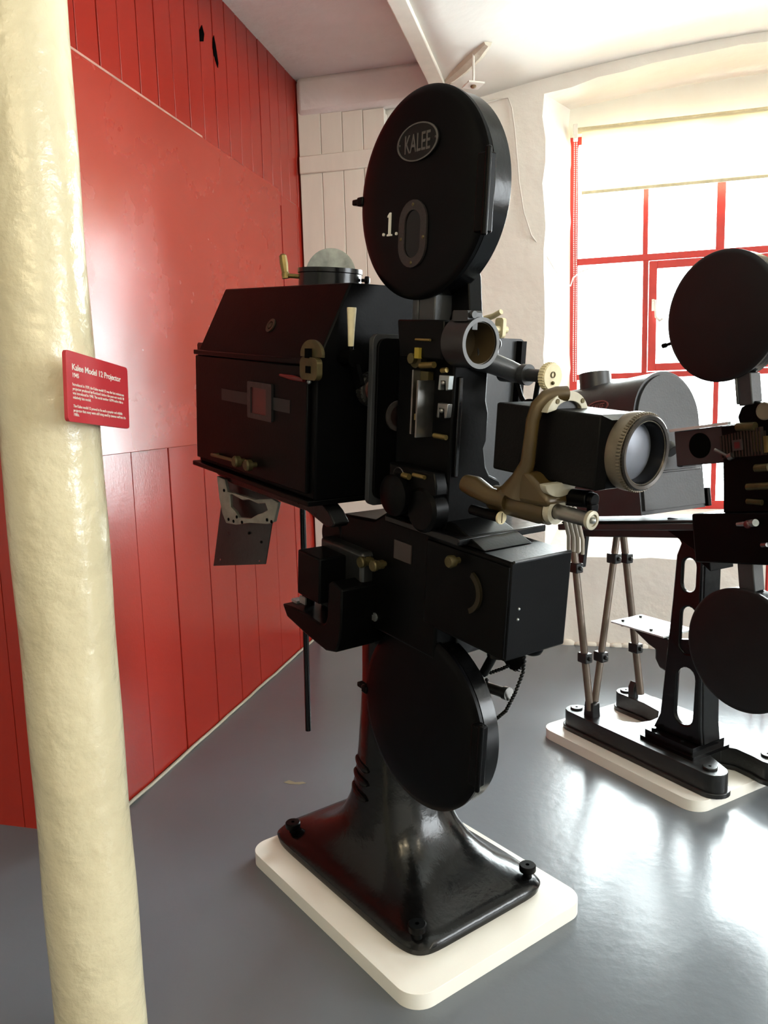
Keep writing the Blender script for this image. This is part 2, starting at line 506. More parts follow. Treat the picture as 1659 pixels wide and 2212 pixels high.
def window(n, cx, blind):
    x0, x1 = cx - 0.985, cx + 0.985
    w = thing('window_%d' % n, 'red metal framed multi-pane mill window', 'window', (0, 0, 0))
    del w['label']; del w['category']
    w['kind'] = 'structure'
    y0, y1 = 4.452, 4.51
    g = G()
    g.box(x0, x0 + 0.042, y0, y1, 0.64, 2.60); g.box(x1 - 0.042, x1, y0, y1, 0.64, 2.60)
    g.box(x0 + 0.042, x1 - 0.042, y0, y1, 0.64, 0.685); g.box(x0 + 0.042, x1 - 0.042, y0, y1, 2.56, 2.60)
    obj('window_frame', g, WFRAME, w, bevel=0.003)
    g = G()
    pit = 0.365
    xs = [x0 + 0.385 + pit * k for k in range(4)]
    for i, x in enumerate(xs):
        thick = 0.021 if i in (1, 2) else 0.013
        g.box(x - thick, x + thick, y0 + 0.008, y1 - 0.008, 1.985, 2.56)
        g.box(x - 0.013, x + 0.013, y0 + 0.008, y1 - 0.008, 0.685, 1.36)
    g.box(x0 + 0.042, x1 - 0.042, y0 + 0.004, y1 - 0.004, 1.95, 1.985)
    g.box(x0 + 0.042, x1 - 0.042, y0 + 0.004, y1 - 0.004, 1.345, 1.375)
    obj('glazing_bars', g, WFRAME, w, bevel=0.002)
    g = G()        # casement
    cx0, cx1 = xs[0] - 0.01, xs[3] + 0.01
    g.box(cx0, cx0 + 0.028, y0 + 0.004, y1 - 0.004, 1.375, 1.95)
    g.box(cx0 + 0.031, cx0 + 0.070, y0 - 0.012, y1 - 0.02, 1.380, 1.945)
    g.box(cx1 - 0.065, cx1 - 0.028, y0 - 0.012, y1 - 0.02, 1.380, 1.945)
    g.box(cx1 - 0.025, cx1, y0 + 0.004, y1 - 0.004, 1.375, 1.95)
    g.box(cx0 + 0.070, cx1 - 0.065, y0 - 0.012, y1 - 0.02, 1.905, 1.945)
    g.box(cx0 + 0.070, cx1 - 0.065, y0 - 0.012, y1 - 0.02, 1.380, 1.418)
    for x in xs[1:3]: g.box(x - 0.013, x + 0.013, y0 + 0.004, y1 - 0.02, 1.418, 1.905)
    obj('casement', g, WFRAME, w, bevel=0.002)
    if n == 1:
        g = G()
        g.box(cx0 + 0.045, cx0 + 0.058, y0 - 0.020, y0 - 0.012, 1.690, 1.75)
        g.tube([(cx0 + 0.050, y0 - 0.028, 1.735), (cx0 + 0.058, y0 - 0.045, 1.74), (cx0 + 0.060, y0 - 0.05, 1.70), (cx0 + 0.064, y0 - 0.05, 1.655),
                (cx0 + 0.082, y0 - 0.05, 1.635), (cx0 + 0.098, y0 - 0.05, 1.645)], [0.007, 0.007, 0.005, 0.006, 0.007, 0.008], 8)
        obj('window_handle', g, WIRE, w)
    g = G(); g.box(x0 + 0.02, x1 - 0.02, 4.482, 4.486, 0.66, 2.58)
    obj('glass', g, glassm, w)
    return w


window(1, 0.9, True)
window(2, 4.2, False)
# sloping sill skirting dirt and floor edge
g = G()
for k in range(60):
    x = -1.40 + 0.06 * k
    g.sph((x + random.uniform(-.01, .01), 3.982, 0.005), 0.03, (1.4, 0.35, random.uniform(0.4, 0.9)), 8)
obj('crumbling_edge', g, SILLP, WB)

# boarded corner cupboard against the far wall
D1 = thing('door_1', '', '', (0, 0, 0)); del D1['label']; del D1['category']; D1['kind'] = 'structure'
g = G()
bx = [-1.405, -1.287, -1.175, -1.068, -0.958]
for i, (a, b) in enumerate(zip(bx, bx[1:])):
    g.box(a + 0.0012, b - 0.0012, 3.935, 3.965, 0.02, 2.69 - 0.004 * i + (0.02 if i == 0 else 0))
obj('boards', g, WBOARD, D1, bevel=0.002)
g = G(); g.box(-1.40, -0.96, 3.915, 3.935, 2.405, 2.49)
obj('ledge', g, WBOARD, D1, bevel=0.004)
g = G(); g.box(-1.40, -0.96, 3.915, 3.935, 0.66, 0.745)
obj('ledge', g, WBOARD, D1, bevel=0.004)
obj('side_board', G().box(-0.99, -0.958, 3.966, 3.988, 0.02, 2.66), WBOARD, D1)

# ceiling: flat pinkish soffit, beam, shallow vaults
g = G(); g.box(-4.3, -0.68, YF - 0.1, 4.62, 2.862, 3.2)
CE = struct('ceiling', g, SOFFIT)
g = G(); g.box(-1.412, -0.60, 3.925, 3.995, 2.68, 2.87)
obj('plaster_bulkhead', g, SOFFIT, CE, bevel=0.03)
g = G()
BX = [-0.68, 2.48, 5.64]
for b0 in (-0.655, 2.505):
    b1 = b0 + 3.16
    n = 24
    lo = []
    for y in (YF - 0.1, 0, 2, 4.62):
        lp = []
        for k in range(n + 1):
            t = -1 + 2 * k / n
            lp.append(((b0 + b1) / 2 + 1.58 * t, y, 2.835 - 0.155 * t * t))
        lo.append(lp)
    for a, b in zip(lo, lo[1:]):
        A = [g.bm.verts.new(p) for p in a]; B = [g.bm.verts.new(p) for p in b]
        for k in range(n): g.bm.faces.new((A[k], A[k + 1], B[k + 1], B[k]))
vt = obj('vault', g, VAULT, CE)
so = vt.modifiers.new('solid', 'SOLIDIFY'); so.thickness = 0.04; so.offset = 0
for n_, x in ((1, -0.652), (2, 2.505), (3, 5.665)):
    g = G(); g.box(x - 0.036, x + 0.036, YF - 0.1, 4.0, 2.655, 2.86); g.box(x - 0.012, x + 0.012, YF - 0.1, 4.0, 2.86, 3.1)
    struct('trim_%d' % n_, g, WBOARD, bevel=0.006)

# cast-iron column
CX, CY = -0.8772, 1.1522
g = G()
lp = []
for i in range(60):
    z = 2.95 * i / 59
    r = 0.080 + 0.0010 * math.sin(7 * z) + 0.0008 * math.sin(19 * z + 1)
    lp.append([(CX + r * math.cos(2 * PI * k / 56) * (1 + 0.006 * math.sin(3 * z + 2 * 2 * PI * k / 56)), CY + r * math.sin(2 * PI * k / 56), z) for k in range(56)])
g.rings(lp)
tag(obj('iron_column', g, COLP), 'round cream gloss-painted iron column in the left foreground', 'column')

# sign fixed to the column
SL, SR = Vector((-0.7527, 1.0348, 0)), Vector((-0.7849, 1.2489, 0))
su = (SR - SL).normalized(); sn = Vector((su.y, -su.x, 0))     # towards the viewer side
if sn.dot(Vector((0, 0, 0)) - SL) < 0: sn = -sn
sw = (SR - SL).length
S = thing('information_sign', 'small red information sign with white text fixed to the cream column', 'sign', (SL.x, SL.y, 1.2277))
MS = Matrix(((su.x, 0, sn.x, 0), (su.y, 0, sn.y, 0), (0, 1, 0, 0), (0, 0, 0, 1)))
MS = MS @ Matrix.Translation((sw / 2, 0.054, 0)) @ Matrix.Rotation(-0.087, 4, 'Z') @ Matrix.Translation((-sw / 2, -0.054, 0))


def sgn(a, b, c): return (MS @ Vector((a, b, c)))


ph = 0.1073
outl = rrect(0, sw, 0, ph, 0.007)
g = G(); g.prism(outl, lambda a, b: tuple(sgn(a, b, -0.006)), lambda a, b: tuple(sgn(a, b, 0)))
obj('board', g, SIGNR, S, bevel=0.001)
g = G()
cc = Vector((CX - SL.x, CY - SL.y, 0))
pc = MS.inverted() @ cc
a0, a1 = 0.088, 0.188
g.prism([(pc.x - 0.035, 0), (pc.x + 0.035, 0), (pc.x + 0.035, 1), (pc.x - 0.035, 1)],
        lambda a, b: tuple(sgn(a, 0.04 + b * 0.05, -0.006)), lambda a, b: tuple(sgn(a, 0.04 + b * 0.05, -0.052)))
obj('mounting_block', g, SIGNR, S)


def stext(body, x, y, size, bold=0.0, sx=1.0):
    text_mesh('text', body, size * 0.842, WHITELET, MS @ Matrix.Translation((x * 1.02, y * 0.842, 0.0003)), S, 0.0002, sx=sx, bold=bold)


stext('Kalee Model 12 Projector', 0.016, 0.094, 0.0160, 0.0002, 1.20)
stext('1945', 0.016, 0.081, 0.0115, 0.00012, 1.1)
for i, t_ in enumerate(('Introduced in 1939, the Kalee model 12 was the last mainstream', "projector produced by Kershaw's before the post-war model 18",
                        'was introduced in 1948. The serial number 16794 makes this a', 'relatively late model.', '',
                        'The Kalee model 12 proved to be such a popular and reliable', 'projector that many were still being used by cinemas well into the', '1980s.')):
    if t_: stext(t_, 0.016, 0.0655 - 0.0078 * i, 0.0076, 0.00002, 1.08)

# ------------------------------------------------------------------ roller blind, cable, hanger
B = thing('roller_blind', 'cream roller blind half lowered over the top of the window', 'blind', (0.9, 4.38, 2.30))
g = G(); g.cyl((-0.945, 0.0, 0.305), (0.945, 0.0, 0.305), 0.018)
obj('roller', g, CREAM, B)
obj('fabric', G().box(-0.925, 0.985, -0.0195, -0.0180, 0.0, 0.305), blindm, B)
obj('bottom_bar', G().box(-0.925, 0.985, -0.023, -0.015, -0.012, 0.004), CREAM, B, bevel=0.002)
g = G(); g.box(-0.968, -0.945, -0.03, 0.03, 0.265, 0.335)
obj('bracket', g, WIRE, B, bevel=0.003)
g = G()
for dx in (-0.962, -0.950):
    n = 130
    for k in range(n): g.sph((dx + 0.001 * math.sin(k * .1), -0.02, 0.29 - 1.26 * k / n), 0.0034, n=6)
obj('pull_chain', g, WIRE, B)

pts = [(-0.56, 3.978, 2.625), (-0.478, 3.978, 2.657), (-0.40, 3.978, 2.668), (-0.362, 3.978, 2.667), (-0.345, 3.978, 2.62), (-0.332, 3.978, 2.522), (-0.320, 3.978, 2.38),
       (-0.312, 3.978, 2.28), (-0.29, 3.975, 2.138), (-0.255, 3.975, 2.03), (-0.196, 4.02, 1.955), (-0.150, 4.12, 1.885), (-0.100, 4.25, 1.832), (-0.078, 4.36, 1.835),
       (-0.066, 4.40, 1.88), (-0.03, 4.435, 1.913), (0.02, 4.447, 1.93)]
g = G(); g.tube(pts, 0.0035, 6)
tag(obj('wall_cable', g, WIRE), 'thin white cable running down the far wall to the window', 'cable')

H = thing('ceiling_hanger', 'pale hanging rod and square plate below the rusty ceiling bar', 'hanger', (-0.463, 3.5, 2.555))
g = G(); g.cyl((0, 0, 0.012), (0.002, 0, 0.165), 0.0055)
obj('rod', g, WIRE, H)
g = G()
ca, sa = math.cos(0.55), math.sin(0.55)
pl = [(-0.036, -0.036), (0.036, -0.036), (0.036, 0.036), (-0.036, 0.036)]
g.uv([(x * ca - y * sa, x * sa + y * ca) for x, y in pl], 0.006, 0.013)
obj('plate', g, WIRE, H, bevel=0.001)
g = G(); g.sph((0, 0, 0.004), 0.013, (1, 1, 0.6))
obj('nut', g, RUST, H)
g = G()
g.tube([(-0.615, 3.71, 2.676), (-0.56, 3.645, 2.682), (-0.51, 3.59, 2.690), (-0.44, 3.51, 2.702), (-0.395, 3.455, 2.708)], [0.022, 0.032, 0.036, 0.034, 0.020], 8)
tag(obj('ceiling_bar', g, mat('flaking_whitewash_bar', (0.70, 0.66, 0.56), 0.8, var=0.3, vscale=14, bump=0.4, bscale=40, var_col=(0.60, 0.55, 0.45))),
    'flaking whitewashed bar with rusty ends set in the white ceiling vault', 'bar')
g = G(); g.tube([(-0.625, 3.72, 2.670), (-0.595, 3.69, 2.675)], [0.016, 0.022], 8)
o = obj('rusty_end', g, RUST, bpy.data.objects['ceiling_bar'])

# paint chip on the floor
g = G(); g.prism([(-.075, -.008), (-.03, -.016), (.04, -.012), (.08, .004), (.05, .012), (.0, .002), (-.05, .014)], lambda a, b: (-0.935 + a * 0.5, 2.316 + b * 0.8, 0.0003),
                 lambda a, b: (-0.935 + a * 0.5, 2.316 + b * 0.8, 0.0009))
obj('floor_patch', g, mat('floor_scar', (0.22, 0.20, 0.13), 0.5), bpy.data.objects['floor'])
bpy.data.objects['floor_patch'].matrix_parent_inverse = Matrix.Identity(4)

# ------------------------------------------------------------------ front plinth + projector
A1 = math.radians(-39.0611)


def uvframe(ang, u0, v0, z0, tilt=0.0):
    """maps absolute (u, v, z) of a machine axis system to the local space of its root"""
    return Matrix.Translation((-u0, -v0, -z0)) @ Matrix.Rotation(tilt, 4, 'Y')


def root_loc(ang, u, v, z):
    return (u * math.cos(ang) - v * math.sin(ang), u * math.sin(ang) + v * math.cos(ang), z)


u0, v0 = -1.515, 1.157
PH = 0.036
g = G(); g.uv(rrect(-1.882 - u0, -1.145 - u0, 0.884 - v0, 1.430 - v0, 0.055, 10), 0, PH)
PL = obj('plinth', g, PLINTH, bevel=0.003)
PL.location = root_loc(A1, u0, v0, 0); PL.rotation_euler = (0, 0, A1)
tag(PL, 'white painted plinth board under the tall black projector in the middle', 'plinth')

P = thing('film_projector', 'tall black cinema projector in the middle, standing on the nearer white plinth', 'projector', root_loc(A1, u0, v0, PH), A1)
T1 = math.radians(6.12)
MT = uvframe(A1, u0, v0, PH, T1)      # tilted head coordinates
M0 = uvframe(A1, u0, v0, PH, 0)       # upright coordinates


def part(name, g, m, parent=None, M=None, **k):
    return obj(name, g, m, parent or P, M=MT if M is None else M, **k)


# pedestal -------------------------------------------------------------
g = G()
cu, cv = -1.558, 1.172
loops = []
N = 64
for z, a, b, e, sh in ((0.0365, 0.330, 0.216, 9, 0), (0.052, 0.334, 0.219, 9, 0), (0.064, 0.325, 0.212, 8, 0), (0.072, 0.305, 0.196, 7, 0), (0.082, 0.275, 0.180, 5.5, 0), (0.096, 0.242, 0.166, 4.5, 0),
                       (0.115, 0.208, 0.153, 3.8, 0), (0.140, 0.178, 0.140, 3.2, 0), (0.175, 0.150, 0.128, 2.8, 0), (0.22, 0.130, 0.117, 2.5, 0), (0.28, 0.114, 0.107, 2.3, 0),
                       (0.36, 0.103, 0.098, 2.2, 0), (0.46, 0.095, 0.090, 2.1, 0), (0.56, 0.088, 0.085, 2.0, 0), (0.68, 0.083, 0.082, 2.0, 0), (0.76, 0.083, 0.082, 2.0, 0)):
    lp = []
    for k in range(N):
        t = 2 * PI * k / N
        c, s_ = math.cos(t), math.sin(t)
        lp.append((cu + a * math.copysign(abs(c) ** (2 / e), c), cv + b * math.copysign(abs(s_) ** (2 / e), s_), z))
    loops.append(lp)
g.rings(loops)
PED = part('pedestal', g, mat('glossy_cast_pedestal', (0.003, 0.003, 0.0031), 0.2, spec=0.34, var=0.5, vscale=10, rvar=0.06, bump=0.10, bscale=34), M=M0, smooth=60)
for (fu, fv) in ((-1.815, 0.992), (-1.262, 0.990), (-1.262, 1.345), (-1.830, 1.345)):
    g = G(); g.lathe((fu, fv, 0.066), (0, 0, 1), [(0.011, 0), (0.011, 0.018), (0.020, 0.018), (0.021, 0.020), (0.021, 0.032), (0.019, 0.034), (0.005, 0.034), (0.005, 0.026), (0.0, 0.026)], 28)
    part('levelling_screw', g, BLACK, PED, M=M0)
for zz in (0.335, 0.300, 0.262):
    g = G()
    lp = []
    for k in range(9):
        t = math.radians(228 + 6 * k)
        rr = 0.104 + (0.335 - zz) * 0.16
        lp.append((cu + rr * math.cos(t), cv + rr * math.sin(t), zz - 0.012 * k / 8))
    g.tube(lp, [0.003] + [0.008] * 7 + [0.003], 8)
    part('cast_rib', g, CAST, PED, M=M0)

# main drive case --------------------------------------------------------
g = G()
g.uz([(-1.60, 0.600), (-1.25, 0.600), (-1.25, 0.876), (-1.395, 0.876), (-1.43, 0.872), (-1.47, 0.848), (-1.60, 0.835)], 0.985, 1.22)
CASE = part('drive_case', g, BLACK, bevel=0.006)
g = G(); g.box(-1.40, -1.17, 0.96, 1.20, 0.862, 0.877)
part('table_top', g, BLACKG, CASE, bevel=0.003)
for (ku, kz) in ((-1.470, 0.756), (-1.424, 0.760)):
    g = G(); g.lathe((ku, 0.986, kz), (0, -1, 0), [(0.006, 0), (0.006, 0.006), (0.010, 0.008), (0.010, 0.020), (0.006, 0.022), (0.012, 0.026), (0.013, 0.034), (0.011, 0.037), (0, 0.037)], 22)
    part('brass_knob', g, DULLBRASS, CASE)
g = G(); g.box(-1.392, -1.335, 0.982, 0.985, 0.782, 0.822)
part('name_plate', g, SCREENP, CASE)
g = G(); g.cyl((-1.455, 1.05, 0.635), (-1.455, 0.982, 0.628), 0.010); g.box(-1.466, -1.446, 0.978, 0.983, 0.622, 0.634)
part('terminal', g, GALV, CASE)
# lower neck that carries the case
g = G(); g.lathe((cu, cv, 0.66), (0, 0, 1), [(0.083, 0), (0.088, 0.02), (0.10, 0.06), (0.12, 0.10), (0.12, 0.13)], 40)
part('neck', g, CAST, M=M0)

# motor and switch group --------------------------------------------------
g = G()
g.lathe((-1.60, 1.09, 0.735), (1, 0, 0), [(0.0, 0.0), (0.05, 0.0), (0.075, 0.012), (0.085, 0.03), (0.085, 0.12), (0.0, 0.12)], 40)
g.box(-1.640, -1.47, 0.955, 1.16, 0.603, 0.775)
MOT = part('motor', g, TEALB, bevel=0.008)
g = G(); g.lathe((-1.640, 0.985, 0.775), (0, 1, 0), [(0, 0), (0.040, 0), (0.046, 0.006), (0.046, 0.10), (0, 0.10)], 36)
part('cable_drum', g, BLACK, MOT)
SW = None
g = G(); g.box(-1.625, -1.53, 0.885, 0.956, 0.652, 0.757)
SW = part('switch_box', g, BLACK, MOT, bevel=0.004)
g = G()
lshape = [(-1.712, 0.598), (-1.690, 0.572), (-1.60, 0.556), (-1.515, 0.546), (-1.475, 0.556), (-1.462, 0.585), (-1.457, 0.62), (-1.457, 0.705), (-1.495, 0.715), (-1.512, 0.705)]
lshape += [(-1.512 - 0.030 + 0.030 * math.cos(-t), 0.632 + 0.030 * math.sin(-t)) for t in [PI / 2 * k / 6 for k in range(7)]]
lshape += [(-1.60, 0.606), (-1.66, 0.604)]
g.uz(lshape, 0.895, 1.06)
part('motor_cradle', g, BLACK, MOT, bevel=0.004)
g = G()
g.cyl((-1.660, 0.94, 0.605), (-1.655, 0.94, 0.67), 0.014); g.cyl((-1.655, 0.94, 0.67), (-1.653, 0.94, 0.715), 0.008)
for k in range(4): g.ring((-1.653, 0.94, 0.682 + 0.008 * k), (0, 0, 1), 0.011, 0.006, 0.004, 16)
part('insulator', g, BLACK, MOT)
g = G(); g.box(-1.668, -1.642, 0.917, 0.921, 0.611, 0.628); g.box(-1.71, -1.685, 0.92, 0.94, 0.60, 0.607)
part('metal_tag', g, GALV, MOT)

# lamphouse --------------------------------------------------------------
LU0, LU1, LZ0, LZE, LZR = -2.125, -1.532, 0.889, 1.180, 1.345
VN, VF, RN, RF = 0.870, 1.330, 0.950, 1.256
sec = [(VN, LZ0), (VF, LZ0), (VF, LZE), (RF, LZR), (RN, LZR), (VN, LZE)]
g = G(); g.vz(sec, LU0, LU1)
LH = part('lamphouse', g, mat('lamphouse_enamel', (0.0016, 0.0016, 0.0018), 0.4, spec=0.06, var=0.4, vscale=14, rvar=0.03, bump=0.04, bscale=150), bevel=0.004)
# side door with beading
g = G(); g.box(LU0 + 0.004, LU1 - 0.02, VN - 0.010, VN, LZ0 + 0.012, LZE - 0.008)
DR = part('lamphouse_door', g, BLACK, LH, bevel=0.003)
g = G(); g.box(LU0 + 0.0, LU1 - 0.002, VN - 0.013, VN, LZE - 0.006, LZE + 0.006)
part('hinge_strip', g, BLACK, LH, bevel=0.002)
g = G()
fr = rrect(-1.812, -1.695, 1.040, 1.125, 0.004)
g.uz(fr, VN - 0.016, VN - 0.010, [rrect(-1.795, -1.72, 1.052, 1.112, 0.003)])
part('window_surround', g, TEALB, DR)
g = G(); g.box(-1.795, -1.72, VN - 0.0125, VN - 0.010, 1.052, 1.112)
part('dark_red_glass', g, REDGLASS, DR)  # red reflection on the pane is put into its glass colour
g = G(); g.box(-1.96, -1.62, VN - 0.0115, VN - 0.009, 1.068, 1.096)
part('window_rail', g, mat('sooty_grey', (0.010, 0.009, 0.009), 0.45, spec=0.3), DR)
g = G(); g.cyl((-1.99, VN - 0.026, 0.926), (-1.842, VN - 0.026, 0.930), 0.0045, n=12)
g.cyl((-1.985, VN - 0.026, 0.926), (-1.985, VN - 0.008, 0.926), 0.004, n=10)
part('control_rod', g, DULLBRASS, DR)
for ku in (-1.838, -1.778):
    g = G(); g.lathe((ku, VN - 0.010, 0.931), (0, -1, 0), [(0.006, 0), (0.006, 0.012), (0.013, 0.014), (0.014, 0.026), (0.011, 0.03), (0, 0.03)], 22)
    part('control_knob', g, DULLBRASS, DR)
g = G(); g.tube([(-1.655, VN - 0.016, 1.148), (-1.60, VN - 0.018, 1.146), (-1.555, VN - 0.016, 1.143)], [0.003, 0.006, 0.004], 10)
part('red_indicator', g, REDGLASS, DR)
g = G(); g.sph((-1.541, VN - 0.012, 1.141), 0.0048)
part('rivet', g, GALV, DR)
g = G()
g.uz([(-2.166, 1.198), (-2.160, 1.204), (-2.112, 1.204), (-2.112, 1.150), (-2.150, 1.150), (-2.162, 1.162)], 0.885, 0.905, [rrect(-2.142, -2.130, 1.176, 1.188, 0.002)])
part('door_hinge', g, CAST, LH, bevel=0.002)
# brass latch at the front corner
g = G()
g.uz(circle(-1.522, 1.197, 0.042, 20, ry=0.030, a0=-0.15, a1=PI + 0.15, end=True), VN - 0.020, VN - 0.013)
g.uz(rrect(-1.556, -1.488, 1.146, 1.192, 0.014), VN - 0.026, VN - 0.013)
LT = part('brass_latch', g, DULLBRASS, LH, bevel=0.001)
g = G(); g.box(-1.530, -1.518, VN - 0.030, VN - 0.02, 1.190, 1.209); g.box(-1.530, -1.512, VN - 0.028, VN - 0.024, 1.160, 1.174)
part('latch_bolt', g, DARK, LT)
# base flange and carrying rail
g = G(); g.box(LU0 - 0.012, LU1 + 0.0, VN - 0.016, VF + 0.01, LZ0 - 0.012, LZ0)
part('base_flange', g, BLACK, LH, bevel=0.002)
g = G()
g.uz([(-2.095, 0.877), (-2.095, 0.853), (-2.02, 0.842), (-1.62, 0.845), (-1.54, 0.826), (-1.515, 0.83), (-1.505, 0.84), (-1.53, 0.862), (-1.56, 0.877)], 0.905, 0.945)
g.box(-2.09, -2.04, 0.945, 1.28, 0.842, 0.877)
part('carrying_rail', g, CAST, LH, bevel=0.003)
# chimney, lid and crank
g = G()
cc_ = (-1.828, 1.090)
g.lathe((cc_[0], cc_[1], LZR - 0.002), (0, 0, 1), [(0.078, 0), (0.078, 0.038), (0.080, 0.040), (0.080, 0.050), (0.074, 0.050), (0.074, 0.01), (0, 0.01)], 48)
CH = part('chimney', g, BLACKG, LH)
g = G()
ax = Vector((0.79, 0.61, 0)).normalized()
g.prism(circle(0, 0.0, 0.0645, 40), lambda a, b: (cc_[0] + ax.x * a - 0.002, cc_[1] + ax.y * a, LZR + 0.034 + b), lambda a, b: (cc_[0] + ax.x * a, cc_[1] + ax.y * a + 0.002, LZR + 0.034 + b))
part('damper_disc', g, GALV, CH)
dv = Vector((-0.50, -0.45, 0))
g = G()
p0 = Vector((cc_[0] - 0.058, cc_[1] - 0.05, LZR + 0.030)); p1 = p0 + Vector((-0.030, -0.024, 0.002))
g.cyl(p0, p1, 0.0055, n=12)
CR = part('crank_arm', g, BRASS, CH)
g = G(); g.lathe(p1 + Vector((0, 0, -0.008)), (-0.14, -0.10, 1), [(0.0, 0), (0.010, 0.001), (0.010, 0.014), (0.0085, 0.016), (0.0105, 0.036), (0.0095, 0.056), (0.005, 0.060), (0, 0.060)], 8)
part('crank_handle', g, BRASS, CR) if False else part('crank_handle', g, BRASS, CH)
g = G(); g.lathe((cc_[0] + 0.060, cc_[1] + 0.052, LZR + 0.024), (0.76, 0.65, 0), [(0.004, 0), (0.004, 0.008), (0.010, 0.010), (0.010, 0.018), (0.006, 0.021), (0, 0.021)], 20)
part('thumb_knob', g, BLACK, CH)
# emblem on the near slope
nrm = Vector((0, -(LZR - LZE), (RN - VN))).normalized()
ec = Vector((-1.79, VN + 0.44 * (RN - VN), LZE + 0.44 * (LZR - LZE)))
g = G(); g.ring(ec, nrm, 0.017, 0.010, 0.003, 24); g.lathe(ec, nrm, [(0.007, 0), (0.007, 0.003), (0, 0.003)], 20)
part('emblem', g, mat('dim_brass', (0.016, 0.014, 0.006), 0.5, 0.2), LH)
# ivory lever by the lamphouse front
g = G(); g.hexa([(-1.512, 0.928, 1.216), (-1.500, 0.928, 1.216), (-1.500, 0.942, 1.216), (-1.512, 0.942, 1.216), (-1.514, 0.922, 1.293), (-1.498, 0.922, 1.293), (-1.498, 0.942, 1.293), (-1.514, 0.942, 1.293)])
g = G(); g.lathe((-1.505, 0.936, 1.213), (0, 0, 1), [(0.005, 0), (0.0062, 0.004), (0.0075, 0.04), (0.0100, 0.078), (0.0095, 0.081), (0, 0.081)], 10)
LV = part('ivory_lever', g, CREAM, LH)
g = G(); g.cyl((-1.535, 0.938, 1.192), (-1.490, 0.938, 1.192), 0.018); g.cyl((-1.505, 0.937, 1.192), (-1.505, 0.936, 1.216), 0.006)
g.uz([(-1.52, 1.19), (-1.50, 1.20), (-1.47, 1.14), (-1.49, 1.13)], 0.94, 0.95)
part('lever_hub', g, BLACK, LH)
g = G()
nT = 22
for k in range(nT):
    t = 2 * PI * k / nT
    g.box(-1.500, -1.484, -0.004, 0.004, 0.031, 0.037)
    vs = list(g.bm.verts)[-8:]
    R = Matrix.Rotation(t, 4, 'X')
    for v in vs: v.co = R @ v.co + Vector((0, 0.985, 1.128))
g.lathe((-1.502, 0.985, 1.128), (1, 0, 0), [(0, 0), (0.033, 0), (0.033, 0.020), (0.020, 0.022), (0, 0.022)], 40)
GW = part('gear_knob', g, STEEL, LH)
g = G(); g.lathe((-1.482, 0.985, 1.128), (1, 0, 0), [(0, 0), (0.026, 0), (0.026, 0.006), (0.018, 0.010), (0, 0.010)], 32)
part('knob_cap', g, mat('dark_red_cap', (0.05, 0.010, 0.008), 0.4), GW)

# shutter shield ---------------------------------------------------------
g = G(); g.vz(rrect(0.952, 1.393, 0.886, 1.243, 0.016), -1.462, -1.448)
SH = part('shutter_shield', g, GREYP, bevel=0.002)
g = G(); g.vz(rrect(0.960, 1.12, 0.90, 1.235, 0.02), -1.448, -1.440)
part('shield_shade_sheet', g, BLACK, SH, bevel=0.003)  # black sheet stands in for shade on the shield's near side
g = G(); g.box(-1.448, -1.43, 1.365, 1.380, 1.05, 1.238)
part('shield_flange', g, BLACK, SH)
g = G(); g.ring((-1.441, 1.016, 1.076), (1, 0, 0), 0.0325, 0.0225, 0.006, 40)
part('aperture_ring', g, DIMPLATE, SH)
g = G(); g.lathe((-1.4405, 1.016, 1.076), (1, 0, 0), [(0, 0), (0.023, 0), (0.023, 0.002), (0, 0.002)], 32)
part('aperture', g, mat('aperture_dark', (0.012, 0.006, 0.005), 0.3), SH)
# far-side ivory lever above the shield
g = G(); g.uz(rrect(-1.452, -1.426, 1.243, 1.288, 0.008), 1.295, 1.305, [rrect(-1.447, -1.434, 1.252, 1.270, 0.004)]); g.cyl((-1.44, 1.27, 1.262), (-1.44, 1.32, 1.262), 0.008)
part('ivory_bracket', g, CREAM, SH)
g = G(); g.tube([(-1.49, 1.29, 1.283), (-1.455, 1.29, 1.291), (-1.43, 1.29, 1.301)], [0.007, 0.0065, 0.006], 10)
part('ivory_handle', g, CREAM, SH)

# projector head ----------------------------------------------------------
g = G()
g.vz([(0.985, 0.876), (1.128, 0.876), (1.128, 0.950), (1.120, 0.966), (1.096, 0.976), (1.084, 0.995), (1.076, 1.03), (1.082, 1.045), (1.082, 1.10), (1.074, 1.125), (1.074, 1.20), (1.06, 1.225),
      (1.055, 1.272), (0.985, 1.272)], -1.405, -1.236)
HD = part('projector_head', g, mat('sooty_black_casting', (0.0016, 0.0016, 0.0017), 0.45, spec=0.06, var=0.4, vscale=14, bump=0.05, bscale=90), bevel=0.005)
# film channel front relief
g = G(); g.uz([(-1.385, 1.272), (-1.245, 1.272), (-1.245, 1.20), (-1.375, 1.20)], 0.962, 0.986)
part('head_cap', g, BLACK, HD, bevel=0.004)
g = G(); g.uz([(-1.385, 0.99), (-1.245, 0.99), (-1.236, 0.965), (-1.236, 0.945), (-1.385, 0.945)], 0.955, 0.986)
part('lower_ledge', g, BLACK, HD, bevel=0.004)
g = G(); g.box(-1.236, -1.229, 0.995, 1.005, 0.98, 1.17)
part('head_rib', g, BLACKG, HD, bevel=0.002)
g = G(); g.box(-1.322, -1.3175, 0.955, 0.986, 1.055, 1.178); g.box(-1.294, -1.2895, 0.945, 0.986, 1.052, 1.160)
part('film_guide', g, STEEL, HD)
g = G(); g.box(-1.317, -1.294, 0.972, 0.986, 1.06, 1.176)
GT = part('film_gate', g, DULLBRASS, HD)
g = G(); g.box(-1.314, -1.294, 0.958, 0.973, 1.083, 1.095)
part('gate_catch', g, BRASS, GT)
